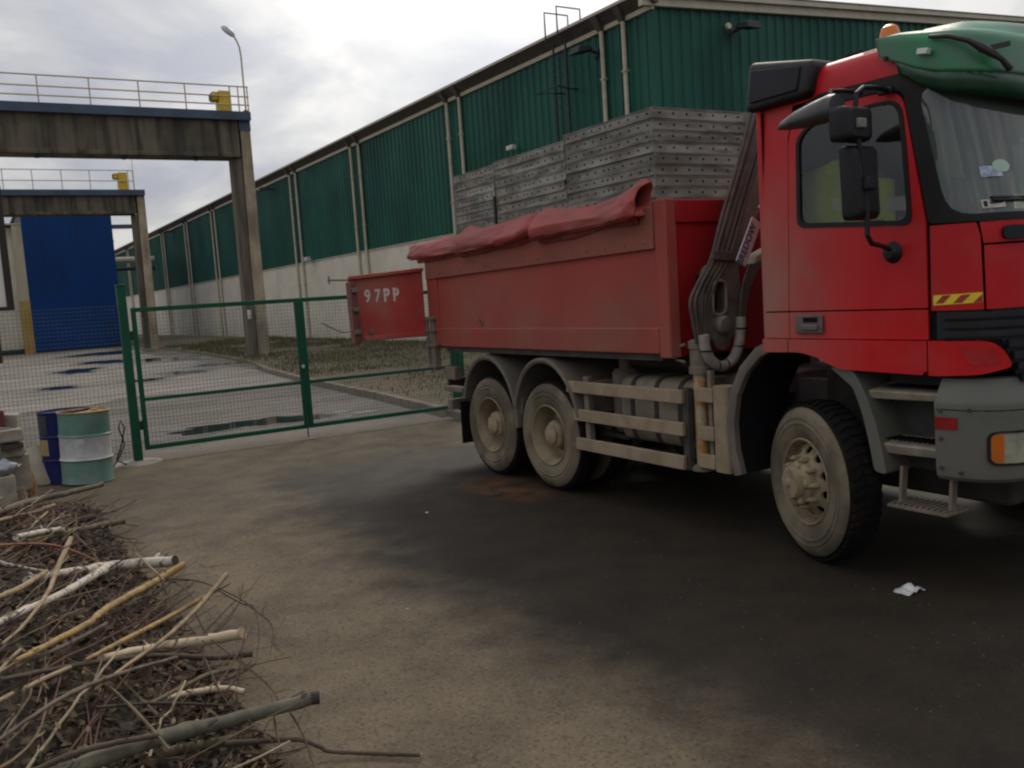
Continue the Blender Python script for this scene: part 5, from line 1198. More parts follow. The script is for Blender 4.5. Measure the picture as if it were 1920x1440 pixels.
# --- wheels
TR = .54
def tyre_prof(r, w, ri): # (radius, x) across the tyre, outer face at 0
    return [(ri,.035),(ri+.02,.012),(r*.70,.0),(r*.725,-.001),(r*.735,-.006),(r*.75,-.006),(r*.76,.0),(r*.80,.001),(r*.805,-.004),(r*.815,-.004),(r*.82,.002),(r*.86,.004),(r-.05,.022),(r-.018,.045),(r-.004,.07),(r-.004,w-.07),(r-.018,w-.045),(r-.05,w-.022),(r*.86,w-.004),(r*.72,w),(ri+.02,w-.012),(ri,w-.035)]
def wheel_meshes(kind):
    d = {}; w = .285
    d['tyre'] = MB().lathe(tyre_prof(TR, w, .285), (0,0,0), 'X', 56).mesh('wheel', ang=40)
    tm = MB()
    for k_ in range(52):
        a = 2*PI*k_/52; c_, s_ = math.cos(a), math.sin(a)
        for x0, x1, sk in ((.044,.108,.035),(.113,.172,0),(.177,.242,-.035)):
            rr, tn = Vector((0,c_,s_)), Vector((0,-s_,c_))
            h = .026; b0 = TR-.016
            p = [Vector((x,0,0))+rr*q+tn*(t_+ (sk if (x==x0)==(sk>0) else 0)) for q in (b0, b0+h) for x,t_ in ((x0,-.018),(x1,-.018),(x1,.018),(x0,.018))]
            if x0 < .1: p[0] = p[0]-rr*.03; p[3] = p[3]-rr*.03; p[4] -= rr*.010; p[7] -= rr*.010
            if x0 > .17: p[1] = p[1]-rr*.03; p[2] = p[2]-rr*.03; p[5] -= rr*.012; p[6] -= rr*.012
            tm.hexa(p)
    tm.lathe([(TR-.030,.030),(TR-.012,.048),(TR-.002,.072),(TR-.002,w-.072),(TR-.012,w-.048),(TR-.030,w-.030)], (0,0,0), 'X', 56)
    d['tread'] = tm.mesh('tread', smooth=False)
    if kind == 'front':
        d['rim'] = MB().lathe([(.292,.030),(.300,.012),(.292,.004),(.282,.010),(.272,.05),(.262,.085),(.255,.11)], (0,0,0), 'X', 48).mesh('rim')
        dm = MB(); ring = [(.258*math.cos(2*PI*k_/48), .258*math.sin(2*PI*k_/48)) for k_ in range(48)]
        hub_h = [(.150*math.cos(2*PI*k_/32), .150*math.sin(2*PI*k_/32)) for k_ in range(32)]
        holes = []
        for q in range(10):
            a = 2*PI*q/10+.1; cy_, cz_ = .212*math.cos(a), .212*math.sin(a)
            holes.append([(cy_+.026*math.cos(2*PI*j/10)*math.cos(a)-.034*math.sin(2*PI*j/10)*math.sin(a), cz_+.026*math.cos(2*PI*j/10)*math.sin(a)+.034*math.sin(2*PI*j/10)*math.cos(a)) for j in range(10)])
        patch(dm, ring, holes, lambda a, b, o: (.075 - .075*ss((.258-math.hypot(a,b))/.11) - o*1.0 + .0, a, b), .03, .02)
        d['disc'] = dm.mesh('wheel_disc', ang=50, recalc=False)
        hb_ = MB().lathe([(.150,-.0),(.148,-.03),(.135,-.045),(.118,-.05),(.112,-.085),(.100,-.105),(.03,-.110),(.025,-.118),(0,-.118)], (0,0,0), 'X', 32)
        for q in range(5):
            a = 2*PI*q/5+.3; hb_.lathe([(.038,-.03),(.036,-.062),(.024,-.072),(0,-.074)], (0,.118*math.cos(a),.118*math.sin(a)), 'X', 12)
        hb_.lathe([(.02,-.105),(.018,-.125),(0,-.126)], (0,0,0), 'X', 6)
        d['hub'] = hb_.mesh('hub')
        d['nut'] = MB().lathe([(.020,.01),(.018,-.038),(.010,-.045),(.009,-.06),(0,-.06)], (0,0,0), 'X', 6).mesh('wheel_nut')
        d['back'] = MB().lathe([(.257,.16),(0,.16)], (0,0,0), 'X', 24).mesh('brake_drum')
    else:
        d['rim'] = MB().lathe([(.292,.030),(.302,.010),(.294,.002),(.284,.008),(.272,.05),(.255,.07),(.240,.16),(.228,.20),(.20,.215),(.13,.205)], (0,0,0), 'X', 48).mesh('rim')
        hb_ = MB().lathe([(.14,.21),(.138,.10),(.132,.075),(.118,.06),(.10,.055),(.095,.03),(.07,.018),(0,.014)], (0,0,0), 'X', 28)
        for q in range(10):
            a = 2*PI*q/10; hb_.lathe([(.018,.22),(.017,.165),(0,.162)], (0,.172*math.cos(a),.172*math.sin(a)), 'X', 6)
        d['hub'] = hb_.mesh('hub')
    return d
WF, WR = wheel_meshes('front'), wheel_meshes('rear')
hub_mat = M('muddy_hub', (.34,.27,.165), (.22,.17,.105), r=.85, scale=9, bump=.3)
def wheel(D, x, y, side, rim=True, roll=0.0):
    w_ = put('wheel', D['tyre'], tyre_side, tk, (x-TX, y-TY, TR+.007), (roll, 0, 0 if side < 0 else PI))
    put('tread', D['tread'], tyre_tread, w_)
    put('rim', D['rim'], rim_mat, w_); put('hub', D['hub'], hub_mat, w_)
    if 'disc' in D: put('wheel_disc', D['disc'], rim_mat, w_); [put('wheel_nut', D['nut'], hub_mat, w_, (0,.1675*math.cos(2*PI*q/10+.4),.1675*math.sin(2*PI*q/10+.4))) for q in range(10)]; put('brake_drum', D['back'], shell_mat, w_)
    return w_
STEER = rad(-19); KP = .24         # the front wheels are turned a little
for w_, s_ in ((wheel(WF, 4.75, 4.16, -1, roll=.2), -1), (wheel(WF, 7.25, 4.16, 1), 1)):
    kp_ = Vector((6.0 + s_*(1.25-KP) - TX, 4.16-TY, 0)); off_ = Vector((s_*KP, 0, 0)); off_.rotate(Matrix.Rotation(STEER, 3, 'Z'))
    w_.location = (kp_.x+off_.x, kp_.y+off_.y, w_.location.z); w_.rotation_euler[2] += STEER
RA = (7.40, 8.545)
for i, yy in enumerate(RA):
    wheel(WR, 4.75, yy, -1, roll=.3*i); wheel(WR, 7.25, yy, 1)
    for x, s_ in ((5.42,1),(6.58,-1)):
        w_ = put('inner_wheel', WR['tyre'], tyre_tread, tk, (x-TX, yy-TY, TR+.007), (0,0,0 if s_ < 0 else PI)); put('tread', WR['tread'], tyre_tread, w_)
    obj('axle', MB().cyl((5.0,yy,TR),(7.0,yy,TR),.09,14).lathe([(0,-.22),(.16,-.16),(.2,0),(.16,.16),(0,.22)], (6.0,yy,TR), 'X', 16), chassis_mat, tk)
obj('axle', MB().cyl((5.0,4.18,TR),(7.0,4.18,TR),.08,14), chassis_mat, tk)
for yy, a0, a1 in ((7.43,8,166),(8.55,16,184)):
    arch(arcpts(yy, .62, .69, a0, a1, 24, .87), 4.735, 5.36, .05, 'rear_mudguard', fender_mat)
obj('mudguard_bridge', MB().box(4.80, 5.30, 7.93, 8.02, .70, .98), fender_mat, tk, bevel=.01)
obj('mud_flap', MB().box(4.78, 5.36, 9.27, 9.285, .26, .75), black_rub, tk, bevel=.004)
# chassis
ch = MB()
for x in (5.57, 6.35): ch.box(x, x+.09, 3.05, 9.75, .86, 1.14)
for yy in (3.1, 5.1, 6.4, 7.97, 9.6): ch.box(5.66, 6.35, yy, yy+.14, .88, 1.10)
ch.box(5.35, 6.65, 2.95, 4.4, .75, 1.35)
obj('chassis_frame', ch, chassis_mat, tk)
obj('engine_block', MB().box(5.45, 6.6, 3.2, 4.6, .42, 1.44).box(5.75, 6.25, 4.6, 5.6, .62, 1.05), chassis_mat, tk, bevel=.03)
obj('subframe', MB().box(5.50, 5.62, 5.55, 9.8, 1.141, 1.36).box(6.38, 6.50, 5.55, 9.8, 1.141, 1.36), chassis_mat, tk)
obj('rear_crossbar', MB().box(4.85, 7.15, 9.62, 9.74, .62, .74), mud_metal, tk, bevel=.01)
tl = obj('tail_light', MB().box(4.90, 5.20, 9.76, 9.80, .86, .98), chassis_mat, tk, bevel=.01)
obj('light_bracket', MB().box(4.83, 4.95, 9.30, 9.75, .84, .90).box(4.80, 4.90, 9.40, 9.66, .99, 1.14), mud_metal, tk, bevel=.01)
# fuel tank and other gear behind the side rails
obj('fuel_tank', MB().prism(rounded([(4.93,.58),(5.50,.58),(5.50,1.16),(4.93,1.16)], .14, 5), 'Y', 5.50, 6.42), M('dusty_fuel_tank', (.27,.235,.17), (.18,.155,.11), r=.7, scale=4), tk, ang=50)
for yy in (5.62, 5.92, 6.24): obj('tank_strap', MB().prism(rounded([(4.922,.572),(5.508,.572),(5.508,1.168),(4.922,1.168)], .145, 5), 'Y', yy, yy+.05), chassis_mat, tk, ang=50)
obj('air_tank', MB().tube([(5.15,6.62,.62),(5.15,6.62,.66),(5.15,6.62,1.16),(5.15,6.62,1.20)], [.10,.13,.13,.10], 16).cyl((5.15,6.62,1.2),(5.15,6.62,1.34),.06,12), mud_metal, tk)
obj('tank_shelf', MB().box(5.05,5.5,6.50,6.92,.55,.60), chassis_mat, tk, bevel=.01); obj('battery_box', MB().box(5.25,5.5,6.78,7.0,.62,1.0), chassis_mat, tk, bevel=.01)
obj('far_tank_blocker', MB().box(6.5,7.18,5.0,6.9,.36,1.12), chassis_mat, tk, bevel=.06); obj('far_valance_blocker', MB().box(6.7,7.22,3.0,3.66,.42,1.3), grey_pl, tk, bevel=.04); obj('far_mudguard_blocker', MB().box(6.7,7.2,4.74,4.98,.40,1.3), fender_mat, tk, bevel=.03)  # unseen low boxes on the far side, added to block light under the truck
obj('exhaust', MB().tube([(5.3,5.55,1.26),(5.3,6.2,1.26),(5.2,6.5,1.28),(5.2,6.7,1.30)], .06, 10), chassis_mat, tk)
# side guard
sg = None
for z0, z1, ya, yb in ((.998,1.106,5.425,7.035),(.738,.846,5.43,6.94),(.466,.578,5.435,6.92)):
    o = obj('side_guard_rail', MB().box(4.752, 4.79, ya, yb, z0, z1), alu, tk, bevel=.006)
for yy, z1 in ((6.74,1.15),(5.40,1.12)): obj('side_guard_post', MB().box(4.792, 4.85, yy, yy+.07, .46, z1).box(4.85, 5.5, yy, yy+.07, 1.02, 1.10), mud_metal if yy > 6 else chassis_mat, tk, bevel=.006)
# --- crane stabiliser leg beside the guard
stripe_m = M('worn_orange_white_stripe', (.42,.20,.055), (.40,.33,.22), r=.8, scale=4.5, lo=.45, hi=.55, stretch=(3,3,2.6))
lg = obj('stabiliser_leg', MB().cyl((4.90,5.36,.50),(4.90,5.36,1.26),.055,16), stripe_m, tk)
obj('leg_cylinder', MB().lathe([(.062,0),(.085,.0),(.085,.05),(.075,.06),(.075,.19),(.085,.20),(.085,.25),(.06,.27),(0,.27)], (4.90,5.36,1.23), 'Z', 18), mud_metal, lg)
obj('leg_handle', MB().tube([(4.84,5.45,1.46),(4.82,5.53,1.44),(4.82,5.54,1.34),(4.84,5.46,1.32)], .014, 6), mud_metal, lg)
obj('foot_plate', MB().lathe([(0,0),(.10,0),(.10,.03),(.05,.05)], (4.90,5.36,.46), 'Z', 16), mud_metal, lg)
sl_ = obj('leg_guide', MB().prism(rounded([(4.795,4.96),(4.80,5.15),(4.95,5.15),(4.95,4.96)], .06, 4), 'Z', .49, 1.15), alu, tk, ang=50)
for z in (.50, .72, 1.02): obj('guide_tab', MB().box(4.80, 4.84, 5.13, 5.315, z, z+.11), alu, sl_, bevel=.006)
obj('guide_bar', MB().box(4.85, 4.89, 5.19, 5.23, .49, 1.26), mud_metal, sl_)
obj('outrigger_beam', MB().box(5.12, 7.05, 4.98, 5.32, 1.02, 1.20), crane_mat, tk, bevel=.02)
# --- loader crane folded behind the cab
cr_ = obj('crane_column', MB().box(5.75, 6.25, 4.86, 5.34, 1.341, 2.55), crane_mat, tk, bevel=.05)
bm_ = obj('crane_boom', MB().bar((5.18,5.38,1.98),(5.92,5.38,3.32),.18,.20,(0,1,0)), crane_mat, tk, bevel=.03)
# knuckle plate with the long oval hole
kn = MB(); outer = rounded([(4.90,1.49),(5.22,1.50),(5.29,1.80),(5.27,2.05),(5.14,2.13),(4.96,2.05),(4.92,1.86)], .06, 5)
hole = rounded([(4.975,1.68),(5.115,1.68),(5.125,1.945),(4.985,1.945)], .066, 5)
patch(kn, outer, [hole], lambda a, b, o: (a, 5.27-o*1.0, b), .06, .10)
rimk = MB().tube([(a, 5.268, b) for a, b in hole]+[(hole[0][0],5.268,hole[0][1])], .014, 6, cap=False)
kpl = obj('knuckle_plate', kn, crane_mat, bm_, ang=40)
obj('hole_rim', rimk, M('worn_crane_edge', (.22,.18,.145), r=.6, scale=8), bm_)
obj('knuckle_pin', MB().lathe([(0,-.06),(.055,-.055),(.075,-.03),(.075,.04)], (5.05,5.26,1.60), 'Y', 14), M('worn_pin', (.16,.135,.11), r=.6, scale=8), bm_)
obj('knuckle_boss', MB().lathe([(0,-.03),(.09,-.02),(.09,.04)], (5.06,5.28,1.49), 'Y', 14), crane_mat, bm_)
obj('knuckle_back', MB().box(4.95,5.16,5.38,5.42,1.6,2.0), shell_mat, bm_)
obj('crane_strut', MB().hexa([(5.00,4.84,2.05),(5.5,4.84,2.16),(5.5,4.96,2.16),(5.00,4.96,2.05),(5.02,4.84,2.11),(5.5,4.84,2.28),(5.5,4.96,2.28),(5.02,4.96,2.11)]), M('pale_dusty_steel', (.34,.30,.23), r=.7, scale=6), bm_, bevel=.01)
# long pale name plate set along the boom
A_, B_ = Vector((4.855,4.88,2.085)), Vector((5.035,4.88,2.40)); d_ = (B_-A_).normalized(); n_ = Vector((0,-1,0)); w_ = d_.cross(n_).normalized()
if w_.x < 0: w_ = -w_
cpl = (A_+B_)/2 + w_*.055
npo = obj('name_plate', MB().obox(cpl, d_, n_, w_, (B_-A_).length/2, .006, .052), plate_mat, bm_, bevel=.004)
tm_ = text_mesh('BREDOW', .084, .0012, .0012, sx=.95)
to = put('lettering', tm_, blue_ink, npo)
to.matrix_local = Matrix.Translation(cpl - Vector((TX,TY,0)) + n_*.0075 - d_*.03 - w_*.014) @ Matrix((d_, -w_, n_)).transposed().to_4x4()
if to.matrix_local.determinant() < 0: to.matrix_local = Matrix.Translation(cpl - Vector((TX,TY,0)) + n_*.0075 - d_*.03 - w_*.014) @ Matrix((d_, w_*-1, n_)).transposed().to_4x4() @ Matrix.Scale(-1,4,(0,1,0))
for i in range(4): obj('warning_stripe', MB().obox(A_+d_*(.42+i*.045)+w_*.08, d_, n_, w_, .011, .004, .05), red_st if i % 2 == 0 else plate_mat, bm_)
# hose bundle
def kk(P, s=1.055): return [(x*s, y*s, 1.95+(z-1.95)*s) for x, y, z in P]   # the bundle hangs close in front of the tipper body
hs = []
for k_ in range(9):
    j = (k_-4); rr = random.Random(k_)
    dx, y0 = j*.0255, 5.02 + (-.008 if k_ % 2 else .010)
    e1, e2 = rr.uniform(-.006,.006), rr.uniform(-.012,.012)
    pts = kk([(5.385+dx*1.05, y0+.02, 3.30), (5.215+dx+e1, y0, 2.92), (4.985+dx, y0, 2.42), (4.83+dx*.92+e1, y0-.01, 2.10), (4.70+dx*.9, y0-.02, 1.95), (4.615+dx*1.0+e2, y0-.02, 1.81), (4.605+dx*.75+e2, y0-.02, 1.66), (4.605+dx*.3, y0-.01, 1.50)])
    obj('hydraulic_hose', MB().tube(cat_pts(pts, 5), .0145, 8), hose_mat, bm_, ang=60)
obj('hose_clamp', MB().bar(*kk([(4.73,4.985,2.135),(4.95,4.985,2.115)]),.07,.022,(0,1,0)), hose_mat, bm_, bevel=.004)
obj('hose_wrap', MB().tube(cat_pts(kk([(4.585,4.96,1.56),(4.60,4.96,1.45),(4.655,4.96,1.36),(4.745,4.96,1.315),(4.85,4.96,1.345),(4.92,4.96,1.43),(4.965,4.97,1.56),(4.985,4.98,1.66)]), 6), .042, 12), wrap_mat, bm_, ang=60)
for q, (x, z, ax_) in enumerate(((4.603,1.44,'Z'),(4.70,1.327,'X'),(4.79,1.322,'X'),(4.93,1.45,'Z'),(4.97,1.58,'Z'))):
    c3 = kk([(x,4.96,z)])[0]; obj('hose_tie', MB().lathe([(.045,-.007),(.047,0),(.045,.007)], c3, ax_, 14), black_rub, bm_)
for k_ in range(4): obj('hydraulic_hose', MB().tube(cat_pts(kk([(4.965+.015*k_,4.97,1.64),(4.98+.02*k_,4.97,1.78),(5.02+.028*k_,4.96,1.95),(5.12+.04*k_,4.95,2.12)]), 5), .012, 8), hose_mat, bm_, ang=60)
# --- tipper body
XB = 4.75
tb_ = obj('body_side', MB().box(XB+.012, XB+.06, 5.64, 9.60, 1.605, 2.54), body_red, tk)
obj('lower_rail', MB().hexa([(XB-.004,5.645,1.385),(XB+.10,5.645,1.385),(XB+.10,9.595,1.385),(XB-.004,9.595,1.385),(XB-.012,5.645,1.585),(XB+.10,5.645,1.585),(XB+.10,9.595,1.585),(XB-.012,9.595,1.585)]), body_red, tk, bevel=.012)
obj('rail_ledge', MB().hexa([(XB-.012,5.645,1.586),(XB+.06,5.645,1.586),(XB+.06,9.595,1.586),(XB-.012,9.595,1.586),(XB+.004,5.645,1.604),(XB+.06,5.645,1.604),(XB+.06,9.595,1.604),(XB+.004,9.595,1.604)]), body_red, tk)
obj('front_post', MB().box(XB-.012, XB+.10, 5.50, 5.642, 1.355, 2.612), body_red, tk, bevel=.012)
obj('rear_post', MB().box(XB-.008, XB+.10, 9.60, 9.86, 1.40, 2.45), body_red, tk, bevel=.012)
obj('front_wall', MB().box(XB+.102, 7.15, 5.52, 5.58, 1.36, 2.605).box(XB+.102, 7.15, 5.495, 5.52, 2.42, 2.60), bulk_red, tk, bevel=.008)
obj('far_side', MB().box(7.20, 7.25, 5.50, 9.86, 1.385, 2.54), body_red, tk, bevel=.01)
obj('load_bed', MB().box(XB+.07, 7.19, 5.59, 9.84, 1.365, 2.575), chassis_mat, tk)
obj('under_rail', MB().box(XB+.03, XB+.12, 5.66, 9.5, 1.33, 1.383), chassis_mat, tk)
bd_ = obj('side_board', MB().hexa([(XB-.022,5.645,2.232),(XB+.010,5.645,2.232),(XB+.010,9.84,2.182),(XB-.022,9.84,2.182),(XB-.022,5.645,2.560),(XB+.010,5.645,2.560),(XB+.010,9.84,2.50),(XB-.022,9.84,2.50)]), board_mat, tk, bevel=.004)
rm = MB().lathe([(0,-.008),(.012,-.006),(.015,0)], (0,0,0), 'X', 8).mesh('rivet')
for i in range(16): put('rivet', rm, mud_metal, bd_, (XB-.0225-TX, 5.75+i*.265-TY, 2.29-.0125*i*.27))
obj('tie_ring', MB().lathe([(.028,-.006),(.04,-.012),(.045,0)], (XB+.010,8.60,1.67), 'X', 12), mud_metal, tk)
hl = obj('hinge_column', MB().box(XB-.035, XB+.04, 9.70, 9.80, 1.10, 1.74), mud_metal, tk, bevel=.01)
for z in (1.13, 1.38, 1.56, 1.70): obj('hinge_lug', MB().box(XB-.055, XB+.02, 9.66, 9.90, z, z+.035), mud_metal, hl, bevel=.005)
obj('hinge_pin', MB().cyl((XB-.03,9.86,1.12),(XB-.03,9.86,1.74),.02,10), mud_metal, hl)
# open tailgate leaf, swung out to the side
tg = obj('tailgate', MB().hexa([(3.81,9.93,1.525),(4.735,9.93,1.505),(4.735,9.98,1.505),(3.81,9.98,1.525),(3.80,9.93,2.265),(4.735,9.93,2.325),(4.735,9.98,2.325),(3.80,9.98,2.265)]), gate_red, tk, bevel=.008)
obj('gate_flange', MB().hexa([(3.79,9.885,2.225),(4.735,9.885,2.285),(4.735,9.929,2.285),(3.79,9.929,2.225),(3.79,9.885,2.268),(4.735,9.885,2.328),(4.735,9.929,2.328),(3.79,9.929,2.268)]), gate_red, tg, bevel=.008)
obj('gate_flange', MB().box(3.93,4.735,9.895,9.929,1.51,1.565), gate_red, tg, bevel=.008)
obj('gate_edge', MB().hexa([(3.79,9.86,1.49),(3.905,9.90,1.49),(3.905,9.99,1.49),(3.79,9.99,1.49),(3.775,9.86,2.20),(3.865,9.90,2.22),(3.865,9.99,2.22),(3.775,9.99,2.20)]), M('rusty_red_edge', (.20,.075,.06), (.13,.06,.045), r=.8, scale=6), tg, bevel=.012)
for z in (1.60, 1.86, 2.08): obj('gate_lug', MB().box(3.80,3.87,9.845,9.90,z,z+.05), mud_metal, tg, bevel=.006)
obj('gate_stud', MB().cyl((4.02,9.92,1.62),(4.02,9.90,1.62),.03,10), mud_metal, tg)
for txt, x in (('9',4.012),('7',4.137),('P',4.250),('P',4.368)):
    me = text_mesh(txt, .205, .001, .004 if txt in '97' else .009, sx=.74); o = put('lettering', me, white_ink, tg, (x-TX, 9.928-TY, 2.022), (PI/2, 0, 0))
obj('locking_rod', MB().tube([(3.80,9.92,2.225),(3.56,9.95,2.235)], .011, 6).tube([(3.57,9.95,2.19),(3.57,9.95,2.28)], .010, 6).tube([(3.57,9.92,2.235),(3.57,9.99,2.235)], .010, 6), mud_metal, tg)
obj('gate_chain', MB().tube(cat_pts([(3.79,9.90,1.64),(3.68,9.92,1.635),(3.58,9.95,1.68),(3.45,9.98,1.76)], 5), .008, 6), mud_metal, tg)
# --- red tarpaulin rolled along the body edge
tpm = MB(); rows = []
def ridge(v): return 1-2*abs(noise.noise(v))
# front-to-back stations: y, height of the crest, height of the sagging lower fold, how far it bulges outward
st_t = [(10.22,2.60,2.50,.05),(10.16,2.625,2.455,.10),(9.9,2.63,2.44,.12),(9.4,2.64,2.445,.11),(8.98,2.635,2.455,.11),(8.91,2.60,2.49,.07),
 (8.86,2.725,2.44,.15),(8.5,2.675,2.455,.13),(8.0,2.685,2.465,.14),(7.55,2.715,2.475,.16),(7.38,2.73,2.51,.14),(7.31,2.665,2.54,.07),
 (7.26,2.745,2.445,.18),(6.95,2.705,2.465,.15),(6.65,2.675,2.475,.13),(6.35,2.68,2.49,.12),(6.1,2.70,2.49,.13),(5.92,2.76,2.49,.15),(5.80,2.81,2.50,.15),(5.73,2.80,2.51,.14)]
NS_ = 16; kp = []; rj = random.Random(31)
base_t = cat_pts([Vector(q) for q in st_t], 8)
ys_t = sorted(set([q[0] for q in st_t] + [5.95+.26*i+rj.uniform(-.06,.06) for i in range(17)]), reverse=True)
for y_ in ys_t:
    if y_ > 10.22 or y_ < 5.73: continue
    q = min(base_t, key=lambda v: abs(v[0]-y_)); kp.append((y_, q[1], q[2], q[3]))
for i, (y_, zt_, zb_, w_o) in enumerate(kp):
    row = []
    for k_ in range(NS_):
        t_ = k_/NS_
        px = tab(t_, [(0,.02),(.15,.06),(.30,.035),(.40,-.05),(.55,-.135),(.66,-.15),(.75,-.11),(.82,-.04),(1,.02)])
        pz = tab(t_, [(0,.18),(.15,.62),(.30,1.0),(.42,.80),(.55,.42),(.66,.13),(.75,.0),(.82,.05),(1,.18)])
        am = 1 if .1 < t_ < .8 else .3
        fold = .030*ridge(Vector((t_*2.0+y_*.5, y_*.8-t_*1.5, 3.1)))
        row.append((XB + .03 + px/.13*w_o - (fold + rj.uniform(-.016,.016))*am, y_ + rj.uniform(-.03,.03) + .05*(t_-.4)*math.sin(y_*2.1), zb_ - .025 + pz*(zt_-zb_+.03) + rj.uniform(-.011,.011)*am))
    rows.append(row)
tpm.grid(rows, close=True)
mouth = rows[-1]; cz_m = 2.65; cx_m = XB+.01
rj = random.Random(9)
lip = [(cx_m+(p[0]-cx_m)*(1.0+rj.uniform(-.25,.22)), p[1]-rj.uniform(.0,.10), cz_m+(p[2]-cz_m)*(1.0+rj.uniform(-.22,.15))) for p in mouth]
inner = [(cx_m+(p[0]-cx_m)*(.62+rj.uniform(-.2,.1)), p[1]+.04+rj.uniform(-.03,.03), cz_m+(p[2]-cz_m)*(.6+rj.uniform(-.2,.15))) for p in mouth]
deep = [(cx_m+(p[0]-cx_m)*.35, p[1]+.25, cz_m+(p[2]-cz_m)*.35) for p in mouth]
tpm.grid([mouth, lip, inner, deep], close=True); tpm.add(rows[0], [tuple(range(NS_))])
single('tarpaulin', tpm, tarp_mat, 'rolled red tarpaulin lying along the side edge of the tipper body', 'tarpaulin', base=(4.8, 7.8, 2.6), ang=14)
tp_ = bpy.data.objects['tarpaulin']; LOC['tarpaulin'] = Vector((4.8, 7.8, 2.6))
me_ = tp_.data; ca = me_.attributes.new('crease_edge', 'FLOAT', 'EDGE'); ra_ = random.Random(5)
for e in me_.edges:
    i0, i1 = sorted(e.vertices); lng = (i1-i0) % NS_ == 0 and i1 < NS_*len(kp)
    ca.data[e.index].value = (ra_.choice((.55,.75,.9)) if lng and (i0 % NS_) in (4,5,7,9,11,12) else .0)
for p in me_.polygons: p.use_smooth = True
if 'sharp_edge' in me_.attributes: me_.attributes.remove(me_.attributes['sharp_edge'])
sbm = tp_.modifiers.new('folds', 'SUBSURF'); sbm.levels = 3; sbm.render_levels = 3
hem = MB(); hr_ = []
for i in range(61):
    y_ = 5.80 + 4.2*i/60; q = min(base_t, key=lambda v: abs(v[0]-y_)); w1 = .022*noise.noise(Vector((y_*2.6, 1, 1))); w2 = .03*noise.noise(Vector((y_*1.7, 5, 2)))
    hr_.append([(XB-.045-q[3]*.25+w1*.3, y_, q[2]+.012), (XB-.040+w1, y_, q[2]-.030+w2*.4), (XB-.034+w1*1.3, y_+.01*w2, q[2]-.062+w2)])
hem.grid(hr_); ho = obj('hem', hem, tarp_mat, tp_, ang=40); ho.modifiers.new('solid','SOLIDIFY').thickness = .003
ey = MB().lathe([(.010,-.003),(.016,-.005),(.020,0)], (0,0,0), 'X', 10).mesh('eyelet')
for i in range(3, 60, 6): p_ = Vector(hr_[i][2]); put('eyelet', ey, mud_metal, tp_, p_ - LOC['tarpaulin'] + Vector((-.003,0,.020)))
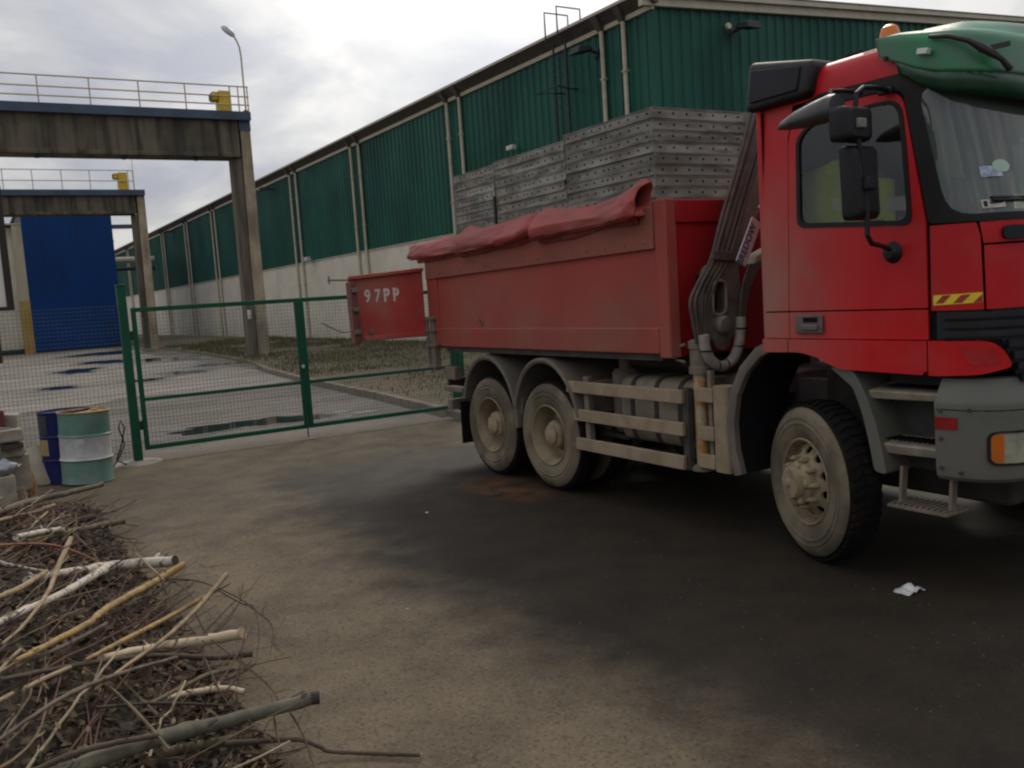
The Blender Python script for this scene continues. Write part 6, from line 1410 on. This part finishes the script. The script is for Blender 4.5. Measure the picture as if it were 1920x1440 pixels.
# --- galvanised formwork panels
gal = M('dirty_galvanised_steel', (.31,.30,.265), (.12,.118,.105), r=.6, metal=.25, scale=2.6, lo=.38, hi=.64, stretch=(1,1,5), rnd=.24, dirt=(.20,.17,.115), damt=.5, dscale=2.0, rough2=.75)
def formwork(Lx, Ly, nx, ny):
    H = .0922; mb = MB(); lip = .010; rec = .006
    def hexh(c, r): return [(c[0]+r*math.cos(PI*j/3), c[1]+r*.9*math.sin(PI*j/3)) for j in range(6)]
    def side(L, cols, f):
        outer = [(-L/2,lip),(L/2,lip),(L/2,H-lip),(-L/2,H-lip)]
        patch(mb, outer, [hexh((c, H*.5), .0125) for c in cols], f, .4, 0)
        mb.add([f(a,b,0) for a,b in outer]+[f(a,b,rec) for a,b in outer], [(0,1,5,4),(2,3,7,6)])
        for z0, z1 in ((0.003,lip),(H-lip,H-.002)):
            mb.add([f(-L/2,z0,rec),f(L/2,z0,rec),f(L/2,z1,rec),f(-L/2,z1,rec)], [(0,1,2,3)])
    c = []
    m_ = ny//2
    for i in range(m_): c += [-Ly/2+.07+i*(Ly/2-.17)/(m_-.2), Ly/2-.07-i*(Ly/2-.17)/(m_-.2)]
    c += [-.075, 0, .075]; c = sorted(c)
    side(Ly, c, lambda a, b, o: (-Lx/2-o+rec, -a, b)); side(Ly, c, lambda a, b, o: (Lx/2+o-rec, a, b))
    cx_ = [-Lx/2+.09+i*(Lx-.18)/(nx-1) for i in range(nx)]
    side(Lx, cx_, lambda a, b, o: (a, -Ly/2-o+rec, b)); side(Lx, cx_, lambda a, b, o: (-a, Ly/2+o-rec, b))
    X_, Y_ = Lx/2, Ly/2
    mb.add([(-X_,-Y_,H-.002),(X_,-Y_,H-.002),(X_,Y_,H-.002),(-X_,Y_,H-.002)], [(0,1,2,3)]); mb.add([(-X_,-Y_,.003),(X_,-Y_,.003),(X_,Y_,.003),(-X_,Y_,.003)], [(0,3,2,1)])
    for sx in (-1,1):
        for sy_ in (-1,1): mb.box(min(sx*(X_-.012),sx*(X_+.001)), max(sx*(X_-.012),sx*(X_+.001)), min(sy_*(Y_-.012),sy_*(Y_+.001)), max(sy_*(Y_-.012),sy_*(Y_+.001)), .002, H-.001)
    return mb.mesh('formwork_panel', smooth=False, recalc=False)
ordn = ['topmost', 'second from the top', 'third from the top', 'fourth from the top', 'fifth from the top', 'sixth from the top', 'seventh from the top', 'lowest but one', 'lowest']
fA, fB, fC = formwork(1.07, 1.29, 7, 8), formwork(1.07, 1.33, 7, 8), formwork(1.07, .93, 7, 6)
stacks = [(fA, 5.545, 6.555, 'the front left stack', 3.405), (fB, 5.545, 7.885, 'the middle left stack', 3.36), (fC, 5.545, 9.045, 'the rear left stack', 3.345)]
ra = random.Random(3)
for me, x, y, nm, ztop in stacks:
    H = .0925; n = 9
    for i in range(n):
        z = ztop - (i+1)*H
        if z < 2.57: z = 2.577 if z > 2.53 else None
        if z is None: break
        o = put('formwork_panel', me, gal, None, (x+ra.uniform(-.012,.012), y+ra.uniform(-.012,.012), z), (0,0,ra.uniform(-.006,.006)))
        tag(o, ordn[i] + ' perforated grey formwork panel in ' + nm, 'formwork panel', 'formwork panels loaded on the truck')
for i in range(9):
    z = 3.40-(i+1)*.0925 
    if z < 2.57: z = 2.577
    o = put('formwork_panel', fA, gal, None, (6.64+ra.uniform(-.012,.012), 6.555+ra.uniform(-.01,.01), z), (0,0,ra.uniform(-.006,.006)))
    tag(o, ordn[i] + ' perforated grey formwork panel in the right stack behind the cab', 'formwork panel', 'formwork panels loaded on the truck')
    if z < 2.6: break
single('stack_strap', MB().box(4.985,5.01,8.535,8.565,2.58,3.0), dark_m, 'dark upright strap between the middle and rear formwork stacks', 'strap', base=(5.0,8.55,2.58))
